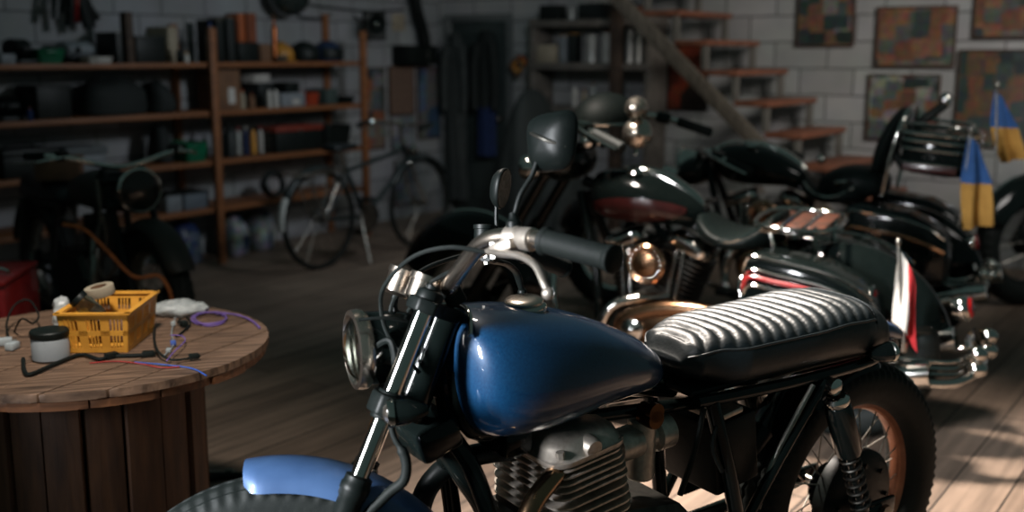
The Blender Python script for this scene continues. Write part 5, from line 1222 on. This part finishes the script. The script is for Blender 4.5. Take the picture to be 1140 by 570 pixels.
# ------------------------------------------------------------------ covered motorcycle in front of the dark shelf
def cover(name, label, c, rot, L, W_, prof, m, seed):
    t = thing(name, label, 'cover', c, rot); rows = []
    for i in range(41):
        u = i / 40; x = (u - .5) * L; ht, hw = prof(u); ring = []
        for j in range(33):
            v = j / 32 * 2 - 1; s = abs(v)
            y = math.copysign(hw * (1 - (1 - s) ** 1.6), v); z = ht * (1 - s ** 2.6)
            n = noise.noise(Vector((x * 4, v * 3, seed))) * .03 * s + .018 * s * math.sin(x * 26 + seed)
            ring.append(Vector((x, y + math.copysign(n, v), max(0.002, z))))
        rows.append(ring)
    b = MB(); 
    g = rows
    vv = [[b.V(p) for p in r] for r in rows]
    for i in range(40):
        for j in range(32): b.F([vv[i][j], vv[i + 1][j], vv[i + 1][j + 1], vv[i][j + 1]])
    b.F(vv[0]); b.F(list(reversed(vv[-1])))
    b.build('cover_cloth', m, t)
    b = MB(); b.tube([rows[k][16] + Vector((0, 0, .004)) for k in range(2, 39, 4)], .006, 8, 3); b.build('seam', m, t)
    return t
def pf(u):
    ht = .40 + .68 * math.exp(-((u - .42) / .2) ** 2) + .12 * math.exp(-((u - .78) / .14) ** 2)
    e_ = min(1, min(u, 1 - u) / .1) ** .6
    return ht * (.35 + .65 * e_), (.24 + .08 * math.sin(PI * u)) * (.5 + .5 * e_)
cv = room(1.66, 1.0, 0); cover('dust_cover', 'black dust cover draped to a peak over something tall beside the door', cv, (0, 0, RZ), .78, .6, pf, BCLOTH, 2.)
# ------------------------------------------------------------------ cable drum used as a table
SPW = mat('worn_drum_timber', '#836753', '#3f2e23', .6, 0, 6, bump=.5, detail=9, stretch=(1.2, 14, 4), rvar=.3)
STV = mat('drum_stave_timber', '#563823', '#352116', .65, 0, 5, bump=.3, stretch=(8, 8, 1.2))
TZ, TR = .62, .425
dr = thing('cable_drum_table', 'big wooden cable drum standing on end as a table at the left front', 'table', (-1.03, 2.62, 0), (0, 0, .25))
def disc(b, z, th, R, ang, n=8, gap=.004, seed=1):
    rnd = random.Random(seed); wd = 2 * R / n; c, s = math.cos(ang), math.sin(ang)
    for k in range(n):
        y0, y1 = -R + wd * k + gap / 2, -R + wd * (k + 1) - gap / 2
        Rr = R - rnd.random() * .006; ys = [y0 + (y1 - y0) * i / 8 for i in range(9)]; P = []
        for y in ys: P.append((math.sqrt(max(0, Rr * Rr - y * y)), y))
        for y in reversed(ys): P.append((-math.sqrt(max(0, Rr * Rr - y * y)), y))
        Q = []
        for p in P:
            if not Q or (abs(Q[-1][0] - p[0]) + abs(Q[-1][1] - p[1])) > 1e-4: Q.append(p)
        if (abs(Q[0][0] - Q[-1][0]) + abs(Q[0][1] - Q[-1][1])) < 1e-4: Q.pop()
        dz = rnd.random() * .0015
        b.prism([(x * c - y * s, x * s + y * c, z - dz) for x, y in Q], (0, 0, -th + dz * 2), .0018)
b = MB(); disc(b, TZ, .02, TR, .9, 8, seed=3); tp = b.build('table_top', SPW, dr, angle=30)
b = MB(); disc(b, TZ - .0205, .02, TR - .004, .9 + PI / 2, 7, seed=5); b.build('under_boards', mat('drum_edge_timber', '#7d4f30', '#4a2f1e', .6, 0, 5, bump=.3, stretch=(1.2, 12, 4)), tp, angle=30)
b = MB(); disc(b, .045, .02, TR, .5, 8, seed=7); disc(b, .0245, .02, TR - .004, .5 + PI / 2, 7, seed=8); b.build('bottom_flange', STV, dr, angle=30)
b = MB(); n = 18; RC = .245
for k in range(n):
    a = 2 * PI * k / n; rr = RC + (.006 if k % 2 else -.004)
    b.box((rr * math.cos(a), rr * math.sin(a), (TZ - .041 + .0455) / 2), (.022, 2 * RC * math.tan(PI / n) * .95, TZ - .041 - .046), (0, 0, a), .003)
b.build('core_staves', STV, dr)
TT = TZ + .0006
def ontable(px, py, z=TT): return ray_to(px, py, Vector((0, 0, z)), Vector((0, 0, 1)))
# yellow slotted crate
cp = ontable(113, 380); cr = thing('storage_crate', 'small amber yellow slotted plastic crate on the cable drum', 'crate', (-.985, 2.63, TT), (0, 0, .03))
def crate_wall(x0, y0, x1, y1, cols):
    """one wall of the crate, with rows of slots left open; leans out by 12 %"""
    b = MB(); p0, p1 = Vector((x0, y0, 0)), Vector((x1, y1, 0)); d = (p1 - p0); L = d.length; d.normalize(); nrm = Vector((d.y, -d.x, 0)); Hh = .098
    def P(u, z):                                   # u in metres along the base edge
        k = 1 + .14 * z / Hh; c = (p0 + p1) / 2
        return Vector((0, 0, z)) + (c * k) + d * (u - L / 2) * k
    def bar(u0, u1, z0, z1, th=.0032):
        q = [P(u0, z0), P(u1, z0), P(u1, z1), P(u0, z1)]; b.prism([v - nrm * th / 2 for v in q], nrm * th)
    bar(0, L, 0, .012); bar(0, L, .042, .054); bar(0, L, .083, .098, .004)
    pw = L / cols
    for c in range(cols):
        u0 = c * pw; bar(u0, u0 + pw * .2, .012, .083); bar(u0 + pw * .8, u0 + pw, .012, .083)
        for z0, z1 in ((.012, .042), (.054, .083)):
            for k in range(1, 4):
                u = u0 + pw * (.2 + .6 * k / 4); bar(u - .0016, u + .0016, z0, z1)
    bar(-.004, L + .004, .094, .099, .014)
    return b
hw, hd_ = .072, .105
crate_wall(-hw, -hd_, hw, -hd_, 3).build('crate_wall', YEL, cr); crate_wall(hw, -hd_, hw, hd_, 4).build('crate_wall', YEL, cr)
crate_wall(hw, hd_, -hw, hd_, 3).build('crate_wall', YEL, cr); crate_wall(-hw, hd_, -hw, -hd_, 4).build('crate_wall', YEL, cr)
b = MB(); b.box((0, 0, .002), (2 * hw, 2 * hd_, .004)); b.build('crate_floor', YEL, cr)
b = MB(); b.box((.005, .02, .0305), (.085, .12, .05), (0, 0, .15), .012); bx2 = tag(b.build('tape_box', CARD, None, cr.location), 'brown carton lying inside the yellow crate', 'box')
bx2.location = cr.location + Vector((0, 0, .0)); 
t = thing('masking_tape_roll', 'cream roll of masking tape lying across the yellow crate rim', 'tape', cr.location + Vector((-.035, .045, .105)), (.10, -.16, 0))
b = MB(); b.lathe([(.020, 0), (.0345, 0), (.0355, .002), (.0355, .022), (.0345, .024), (.020, .024)], n=40, loop=True); b.build('tape', PAPER, t)
b = MB(); b.lathe([(.0185, .0005), (.0205, .0005), (.0205, .0235), (.0185, .0235)], n=32, loop=True); b.build('card_core', CARD, t)
t = thing('glass_jar', 'glass jar with dark lid leaning in the left of the yellow crate', 'jar', cr.location + Vector((-.002, -.058, .072)), (.1, -.75, 0))
b = MB(); b.lathe([(0, 0), (.021, 0), (.0235, .004), (.0235, .05), (.019, .058), (.019, .062), (.0175, .062), (.0175, .057), (.0215, .05), (.0215, .006), (0, .003)], n=28); b.build('glass_body', GLASS, t)
b = MB(); b.lathe([(0, .074), (.021, .074), (.0225, .072), (.0225, .06), (.0205, .06), (.0205, .071), (0, .071)], n=28); b.build('lid', BLKM, t)
b = MB(); b.lathe([(0, .0045), (.021, .0045), (.021, .03), (0, .03)], n=24); b.build('contents', CARD, t)
q = ontable(57, 399); t = thing('paint_pot', 'short pale grey pot with a dark lid in front of the yellow crate', 'pot', (q.x, q.y, TT), 0)
b = MB(); b.lathe([(0, 0), (.038, 0), (.0415, .003), (.0415, .05), (.040, .052), (.0385, .06), (0, .06)], n=36); b.build('pot_body', mat('pale_grey_pot', '#8f9396', '#82868a', .45, 0, 8), t)
b = MB(); b.lathe([(.0425, .053), (.0435, .055), (.0435, .066), (.041, .069), (.038, .0675), (0, .0675), (0, .0605), (.040, .0605), (.0418, .053)], n=36); b.build('pot_lid', PLBK, t)
# clear bag and bubble wrap
CLEAR = mat('clear_film', '#c3c8c8', '#dde0e0', .15, 0, 40, trans=.45, bump=.6)
def crumple(name, label, cat, c, sx, sy, sz, amp, seed, m, part):
    t = thing(name, label, cat, c, (0, 0, .2)); b = MB(); b.ell((0, 0, sz * .62), (sx, sy, sz), n=48, m=24, zmin=-.6)
    o = b.build(part, m, t, angle=180)
    for v in o.data.vertices:
        f = noise.noise(v.co * 38 + Vector((seed, 0, 0))) * amp + noise.noise(v.co * 90 + Vector((0, seed, 0))) * amp * .5
        v.co += v.normal * f; v.co.z = max(.0004, v.co.z)
    return t
q = ontable(60, 372); crumple('plastic_bag', 'crumpled clear plastic bag between the grey pot and the yellow crate', 'bag', (q.x - .002, q.y + .065, TT), .024, .028, .052, .009, 3., CLEAR, 'film')
q = ontable(201, 350); crumple('plastic_wrap', 'flat crumpled clear plastic wrap at the right rear of the drum', 'wrap', (q.x, q.y, TT), .078, .045, .024, .009, 8., CLEAR, 'film')
# cables on the table
LIL = mat('lilac_cable', '#7a5fa8', '#66508f', .5, 0, 30); BLC = mat('blue_cable', '#2e55a6', '#274990', .5, 0, 30); RDC = mat('red_cable', '#a02e2a', '#872521', .5, 0, 30); GRC = mat('grey_cable', '#8c9092', '#74787a', .5, 0, 30); WHC = mat('clear_connector', '#a6adb0', '#8e9598', .3, 0, 30)
def cable(name, label, pxs, r, m, closed=False, lift=(), cat='cable', plug=None):
    P = []
    for i, (x, y) in enumerate(pxs):
        q = ontable(x, y); P.append(Vector((q.x, q.y, TT + r + (lift[i] if i < len(lift) else 0))))
    t = thing(name, label, cat, P[0] - Vector((0, 0, r)), 0); o0 = t.location.copy()
    b = MB(); b.tube([p - o0 for p in P], r, 8, 7, closed); b.build('cable_core', m, t)
    for k, (i, mm, s) in enumerate(plug or ()):
        d = (P[i] - P[i - 1] if i > 0 or i == -1 else P[1] - P[0]); d.z = 0; an = math.atan2(d.y, d.x)
        b = MB(); b.box(P[i] - o0 + Vector((0, 0, s * .5 - r + .0004)), (s * 2, s * 1.3, s), (0, 0, an), s * .15)
        for kk in range(3): b.box(P[i] - o0 + Vector((math.cos(an) * s * 1.1, math.sin(an) * s * 1.1, s * .5 - r)) + Vector((-math.sin(an), math.cos(an), 0)) * (kk - 1) * s * .35, (s * .4, s * .2, s * .5), (0, 0, an))
        b.build('connector', mm, t)
    return t
cable('cable_coil', 'lilac cable coiled in flat loops at the right rear of the drum', [(216, 352), (232, 349), (250, 353), (249, 360), (235, 364), (218, 361), (214, 356), (226, 351), (246, 351), (252, 357), (243, 362), (224, 363), (217, 357), (232, 352), (262, 353), (280, 358), (289, 366)], .0028, LIL, lift=[.0] * 6 + [.004] * 6 + [.008] * 2 + [.004])
cable('connector_cable', 'grey lead with a row of clear blue connectors right of the yellow crate', [(196, 352), (193, 362), (191, 372), (193, 384), (188, 392), (181, 398)], .0022, GRC, plug=((1, WHC, .009), (3, mat('pale_blue_connector', '#4a62a8', '#3c5290', .4), .01), (4, WHC, .009)))
cable('connector_cable', 'dark looped lead with a black plug beside the clear connectors', [(172, 368), (172, 384), (177, 398), (192, 404), (216, 401)], .003, RUB, plug=((-1, PLBK, .011),), lift=[.003, .012, .010, .004, .004])
cable('wiring_harness', 'thick black taped wiring harness lying across the front of the drum', [(26, 402), (27, 414), (34, 419), (60, 408), (90, 397), (110, 402), (124, 399), (148, 398), (165, 397)], .0048, RUB, plug=((6, PLBK, .014), (-1, PLBK, .013)))
cable('thin_wire', 'thin red wire running from the harness to the right edge', [(100, 405), (130, 403), (158, 406), (180, 410), (200, 409)], .0016, RDC)
cable('thin_wire', 'thin blue wire ending over the right edge of the drum', [(150, 404), (185, 407), (214, 411), (230, 419)], .0017, BLC)
cable('connector_cable', 'second grey lead with a dark block, between the clear plastic wrap and the lilac coil', [(205, 364), (198, 360), (207, 355), (212, 362), (203, 372), (196, 377)], .0024, RUB, lift=[.003] * 6, plug=((0, PLBK, .013),))
cable('thin_wire', 'thin violet wire curling around the clear connectors', [(186, 408), (194, 398), (206, 386), (203, 380), (190, 379)], .0015, LIL, lift=[.012] * 5)
t = cable('wire_loops', 'black wire loops standing up behind the grey pot', [(14, 388), (8, 372), (18, 362), (34, 358), (44, 364), (38, 374), (26, 378), (16, 370)], .0026, RUB, lift=[0, .02, .05, .055, .03, .03, .05, .0])
for k, (x, y, lab) in enumerate(((6, 384, 'clear grey cable connector at the left edge of the picture'), (14, 389, 'second clear grey connector, nearer the grey pot'))):
    q = ontable(x, y); t = thing('cable_connector', lab, 'connector', (q.x, q.y, TT), (0, 0, .4 + k)); b = MB(); b.box((0, 0, .009), (.032, .022, .018), bev=.003); b.build('housing', WHC, t)
    b = MB()
    for j in range(3): b.cyl((.016, -.006 + j * .006, .009), (.026, -.006 + j * .006, .009), .0018, n=8)
    b.build('pins', STEEL, t)
# ------------------------------------------------------------------ red tool chest behind the drum
rc = thing('tool_chest', 'red metal tool chest with drawers behind the cable drum', 'chest', (-1.96, 3.70, 0), (0, 0, .12)); rc.scale = (1, 1, .94)
b = MB(); b.box((0, 0, .315), (.54, .36, .57), bev=.006); b.box((0, -.01, .610), (.55, .375, .018), bev=.005); b.build('body', REDP, rc)
for k in range(4):
    z = .525 - k * .125; b = MB(); b.box((0, -.187, z), (.50, .016, .112), bev=.004); d = b.build('drawer', REDP, rc)
    b = MB(); b.box((0, -.197, z + .045), (.48, .012, .014), bev=.003); b.build('drawer_pull', STEEL, d)
    b = MB(); b.lathe([(0, -.008), (.008, -.006), (.009, 0), (0, 0)], (.2, -.195, z - .01), (0, 1, 0), 14); b.build('lock', CHR, d)
for sx in (-1, 1):
    for sy in (-1, 1):
        b = MB(); b.cyl((sx * .22 - .012, sy * .13, .0165), (sx * .22 + .012, sy * .13, .0165), .016, n=18, bev=.003); b.build('caster', RUB, rc)
t = thing('grease_gun', 'silver metal tool lying on top of the red chest', 'tool', (-1.80, 3.62, .5835), (0, 0, .3))
b = MB(); b.cyl((-.11, 0, .018), (.05, 0, .018), .0175, n=20, bev=.003); b.build('barrel', STEEL, t)
b = MB(); b.tube([(.04, 0, .018), (.08, .0, .02), (.11, -.02, .012)], .007, 10); b.box((-.0, -.03, .01), (.12, .014, .012), (0, 0, .2), .003); b.build('lever', CHR, t)
# spanner with a coil of cable on the floor between the drum and the front wheel
q = ray_to(228, 527, Vector((0, 0, 0)), Vector((0, 0, 1))); t = thing('spanner', 'steel ring spanner lying on the floor right of the cable drum', 'tool', (q.x, q.y, .0008), (0, 0, -.1))
b = MB(); b.box((0, 0, .006), (.13, .014, .007), bev=.002); b.torus((-.075, 0, .006), (0, 0, 1), .014, .0055, 20, 8); b.torus((.078, 0, .006), (0, 0, 1), .017, .0058, 20, 8); b.build('spanner_body', STEEL, t)
t = thing('rubber_hose', 'short black hose lying on the floor beside the spanner', 'hose', (q.x + .1, q.y - .06, .0005), 0)
b = MB(); b.tube([(-.12, -.08, .011), (-.05, .0, .011), (.03, .01, .011), (.06, -.05, .011), (.02, -.1, .011)], .0105, 10); b.build('hose_body', RUB, t)
# ------------------------------------------------------------------ bicycle in front of the shelving
bc = thing('bicycle', 'dark city bicycle with a white rear mudguard tip, standing before the shelving', 'bicycle', (-1.185, 6.72, 0), (0, 0, TH))
DKF = mat('dark_frame_paint', '#171f1f', '#1f2828', .4, 0, 20)
def bwheel(x, name):
    R = .31; b = MB(); b.lathe([(R - .03, -.011), (R - .016, -.013), (R - .014, -.009), (R - .024, 0), (R - .014, .009), (R - .016, .013), (R - .03, .011)], (0, 0, 0), (0, 1, 0), 60, loop=True); o = b.build(name, STEEL, bc, (x, 0, R))
    b = MB(); b.torus((0, 0, 0), (0, 1, 0), R - .0165, .0165, 64, 10); b.build('tyre', RUB, o)
    b = MB(); b.lathe([(0, -.045), (.007, -.045), (.007, -.032), (.022, -.03), (.022, -.026), (.012, -.022), (.012, .022), (.022, .026), (.022, .03), (.007, .032), (.007, .045), (0, .045)], (0, 0, 0), (0, 1, 0), 16); b.build('hub', STEEL, o)
    b = MB()
    for k in range(28):
        a = 2 * PI * k / 28; s = 1 if k % 2 else -1; f = .5 * (1 if (k // 2) % 2 else -1); b.cyl((.02 * math.cos(a + f), s * .028, .02 * math.sin(a + f)), ((R - .026) * math.cos(a), 0, (R - .026) * math.sin(a)), .0013, n=4)
    b.build('spokes', STEEL, o); return o
bwheel(0, 'rear_wheel'); bwheel(.96, 'front_wheel')
b = MB(); ST, BB, HT, HB = Vector((.235, 0, .62)), Vector((.405, 0, .285)), Vector((.80, 0, .72)), Vector((.845, 0, .60))
for p, q_, r in ((ST, BB, .016), (ST + Vector((.01, 0, -.03)), HT + Vector((.01, 0, -.03)), .014), (BB, HB, .017), (HT, HB, .019)): b.cyl(p, q_, r, n=14)
for s in (-1, 1): b.cyl((0, s * .055, .31), BB + Vector((-.02, s * .03, 0)), .009, n=10); b.cyl((0, s * .055, .31), ST + Vector((.01, s * .018, -.04)), .008, n=10)
b.build('frame', DKF, bc)
b = MB(); b.tube([HB + Vector((0, 0, .01)), HB + Vector((.01, 0, -.02))], .02, 10)
for s in (-1, 1): b.tube([HB + Vector((.0, s * .03, -.01)), (.89, s * .052, .45), (.96, s * .056, .31)], .010, 10)
b.build('fork', CHR, bc)
b = MB(); b.cyl(ST, ST + Vector((-.045, 0, .10)), .0125, n=14); sp_ = b.build('seat_post', CHR, bc)
b = MB(); b.rings([[Vector((x, hw * math.cos(a), z + th * math.sin(a))) for a in [2 * PI * j / 20 for j in range(20)]] for x, hw, z, th in ((.08, .03, .745, .012), (.085, .075, .745, .024), (.13, .088, .742, .03), (.19, .065, .742, .026), (.27, .03, .745, .02), (.34, .022, .742, .016), (.355, .012, .74, .01))]); b.build('saddle', LEA, bc, sub=1)
b = MB(); b.cyl(HT, HT + Vector((-.035, 0, .12)), .012, n=12); b.tube([HT + Vector((-.035, 0, .11)), HT + Vector((.03, 0, .13))], .012, 10); b.tube([(.66, -.27, .845), (.76, -.27, .865), (.83, -.19, .86), (.835, 0, .85), (.83, .19, .86), (.76, .27, .865), (.66, .27, .845)], .0115, 12); hbk = b.build('handlebar', CHR, bc)
for s in (-1, 1):
    b = MB(); b.cyl((.76, s * .27, .865), (.65, s * .27, .843), .0175, n=14, bev=.004); b.build('grip', RUB, hbk); b = MB(); b.tube([(.80, s * .245, .85), (.75, s * .25, .83), (.68, s * .255, .815)], .006, 8); b.build('brake_lever', CHR, hbk)
b = MB(); b.lathe([(0, .05), (.03, .045), (.04, .01), (.04, 0), (0, -.008)], (.905, 0, .67), (-1, 0, 0), 20); b.build('front_light', CHR, bc)
WG = mat('white_mudguard', '#c4c4c0', '#aeaeaa', .4, 0, 10)
def guard(x, a0, a1, m, nm, hw=.026): return arc_fender(x, .31, .335, a0, a1, hw, .016).build(nm, m, bc)
g_ = guard(0, 60, 150, DKF, 'rear_mudguard'); guard(0, 150.5, 186, WG, 'mudguard_tip'); guard(.96, 150, 30, DKF, 'front_mudguard')
b = MB()
for s in (-1, 1):
    b.tube([(-.24, s * .055, .60), (.0, s * .06, .61), (.20, s * .05, .60), (.215, s * .02, .60)], .006, 8); b.cyl((-.15, s * .057, .605), (0, s * .062, .315), .0055, n=8); b.cyl((.02, s * .058, .605), (0, s * .062, .315), .0045, n=8)
for x in (-.24, -.12, 0, .12): b.cyl((x, -.06, .606), (x, .06, .606), .0045, n=8)
b.build('luggage_carrier', CHR, bc)
b = MB(); b.lathe([(.0, -.052), (.03, -.052), (.085, -.05), (.088, -.047), (.03, -.044), (0, -.044)], BB, (0, 1, 0), 32); ck = b.build('chainring', STEEL, bc)
for s in (-1, 1):
    d = Vector((.10 * s, 0, -.13 * s)); b = MB(); b.cyl(BB + Vector((0, s * .06, 0)), BB + Vector((0, s * .068, 0)) + d, .009, .007, 10); b.build('crank_arm', STEEL, ck); b = MB(); b.box(BB + d + Vector((0, s * .12, 0)), (.08, .075, .022), bev=.004); b.build('pedal', RUB, ck)
b = MB(); b.tube([(0, -.048, .345), (.2, -.048, .36), (.40, -.048, .372), (.49, -.048, .285), (.40, -.048, .198), (.2, -.048, .24), (0, -.048, .275), (-.033, -.048, .31)], .0045, 6, 6, True); b.build('chain', BLKM, bc)
b = MB(); b.tube([(.33, -.04, .29), (.30, -.1, .16), (.27, -.165, .0155)], .009, 10); b.build('kick_stand', STEEL, bc)
# ------------------------------------------------------------------ old stripped motorcycle in the dark behind the drum
om = thing('motorcycle', 'old dark stripped motorcycle standing in the shade behind the cable drum', 'motorcycle', (-1.47, 4.45, 0), (0, 0, PI - .85))
wheel(om, 'front_wheel', 0, .31, .31, .22, .045, STEEL, 28); wheel(om, 'rear_wheel', 1.28, .31, .31, .215, .05, STEEL, 28)
OBR = mat('old_oily_paint', '#1b1d1a', '#2a241d', .55, 0, 14, bump=.1)
for s in (-1, 1):
    b = MB(); b.cyl((0, s * .085, .31), (.13, s * .085, .56), .021, n=14); b.cyl((.13, s * .085, .56), (.27, s * .085, .84), .0155, n=14); b.build('fork_leg', BLKM, om)
b = MB(); b.box((.25, 0, .80), (.07, .22, .025), (0, -.5, 0), .004); b.box((.2, 0, .70), (.07, .22, .03), (0, -.5, 0), .004); b.build('fork_yoke', BLKM, om)
b = MB(); b.tube([(.42, -.33, .90), (.32, -.29, .905), (.27, -.2, .89), (.27, -.05, .85), (.27, .05, .85), (.27, .2, .89), (.32, .29, .905), (.42, .33, .90)], .0115, 12); hbo = b.build('handlebar', CHR, om)
for s in (-1, 1):
    b = MB(); b.cyl((.32, s * .29, .905), (.44, s * .335, .899), .0175, n=14, bev=.003); b.build('grip', RUB, hbo); b = MB(); b.tube([(.26, s * .25, .90), (.25, s * .3, .895), (.32, s * .36, .88), (.40, s * .39, .875)], lambda f: .008 - .003 * f, 8); b.build('lever', CHR, hbo)
    b = MB(); b.box((.29, s * .24, .905), (.04, .05, .04), (0, 0, s * .4), .006); b.build('switch_block', BLKM, hbo)
b = MB(); b.lathe([(0, .12), (.04, .11), (.08, .05), (.09, 0), (.085, -.01)], (.10, 0, .76), (1, 0, 0), 26); h_ = b.build('headlamp', OBR, om); b = MB(); b.torus((.10, 0, .76), (1, 0, 0), .088, .008, 32, 8); b.build('headlamp_ring', CHR, h_); b = MB(); b.lathe([(0, -.03), (.05, -.024), (.086, -.006), (.086, 0), (0, 0)], (.10, 0, .76), (1, 0, 0), 26); b.build('lens', GLASS, h_)
b = MB(); b.rings([sec(x, zb, zt, hw, 2.4, 24) for x, zb, zt, hw in ((.33, .68, .76, .05), (.36, .65, .81, .1), (.45, .64, .83, .125), (.58, .645, .81, .12), (.70, .65, .77, .09), (.76, .66, .73, .05))]); b.build('fuel_tank', OBR, om, sub=1)
b = MB(); b.rings([sec(x, zb, zt, hw, 3, 24) for x, zb, zt, hw in ((.78, .64, .69, .06), (.80, .62, .715, .10), (1.0, .615, .71, .125), (1.25, .625, .73, .12), (1.38, .65, .74, .08), (1.40, .67, .71, .04))]); b.build('seat', LEA, om, sub=1)
b = MB()
for s in (-1, 1):
    b.tube([(.31, s * .02, .78), (.38, s * .06, .5), (.42, s * .1, .24), (.55, s * .11, .18), (.85, s * .11, .2), (.9, s * .1, .4), (.82, s * .09, .64)], .015, 10); b.tube([(.8, s * .09, .63), (1.1, s * .1, .63), (1.36, s * .08, .65)], .012, 10); b.tube([(.88, s * .1, .3), (1.28, s * .1, .31)], .015, 10); b.cyl((1.2, s * .12, .63), (1.27, s * .12, .33), .02, n=12)
b.build('frame', OBR, om)
b = MB(); b.rings([[Vector((x * k + .6, y, z * k + .33)) for x, z in ((-.13, -.12), (.2, -.13), (.26, -.05), (.26, .06), (.15, .12), (-.08, .12), (-.15, .02))] for y, k in ((-.12, .86), (-.1, 1), (.1, 1), (.12, .86))]); b.build('engine_case', DALU, om, angle=25)
b = MB()
for k in range(7): b.box((.56 - k * .004, 0, .46 + k * .022), (.15, .19, .007), (0, .12, 0), .002)
b.box((.55, 0, .53), (.10, .12, .18), (0, .12, 0), .01); b.build('cylinder', DALU, om)
b = MB(); b.tube([(.5, .05, .56), (.40, .09, .5), (.36, .12, .35), (.42, .13, .2), (.7, .14, .17), (1.0, .14, .2)], .02, 12); b.lathe([(.02, 0), (.035, .03), (.035, .4), (.02, .42)], (.98, .14, .198), (1, 0, .1), 18); b.build('exhaust_pipe', STEEL, om)
arc_fender(0, .31, .345, 150, 20, .06, .04).build('front_fender', OBR, om); arc_fender(1.28, .31, .35, 140, 10, .07, .05).build('rear_fender', OBR, om)
b = MB(); b.tube([(.6, .12, .2), (.62, .18, .1), (.63, .25, .0135)], .01, 8); b.build('side_stand', BLKM, om)
b = MB(); b.tube([(.24, .12, .80), (.1, .17, .72), (.05, .17, .58), (.12, .18, .48), (.06, .18, .42), (-.06, .17, .50)], .006, 8); b.tube([(.26, .1, .78), (.15, .16, .6), (.2, .17, .5)], .006, 8); b.build('wiring', mat('grey_brown_wire', '#5c5148', '#473e37', .6, 0, 30), om)
MO = Matrix.Translation(om.location) @ Matrix.Rotation(PI - .85, 4, 'Z')
t = thing('cardboard_box', 'flattened brown carton leaning on the old motorcycle seat', 'box', MO @ Vector((1.02, .0, .735)), (0, 0, .3)); it_box(t, .22, .2, .10, CARD, tape=BRN)
t = thing('cord_loop', 'orange cord hanging in a loop from the old motorcycle bars', 'cord', MO @ Vector((-.2, .22, .68)), 0)
b = MB(); b.tube([(-.20, -.02, .0), (-.12, -.02, -.02), (-.04, -.02, -.10), (.06, -.03, -.20), (.16, -.03, -.20), (.20, -.03, -.30), (.14, -.03, -.38), (.08, -.03, -.36)], .007, 8, 8); b.build('cord', mat('orange_cord', '#a8602e', '#8c4c22', .7, 0, 40), t)
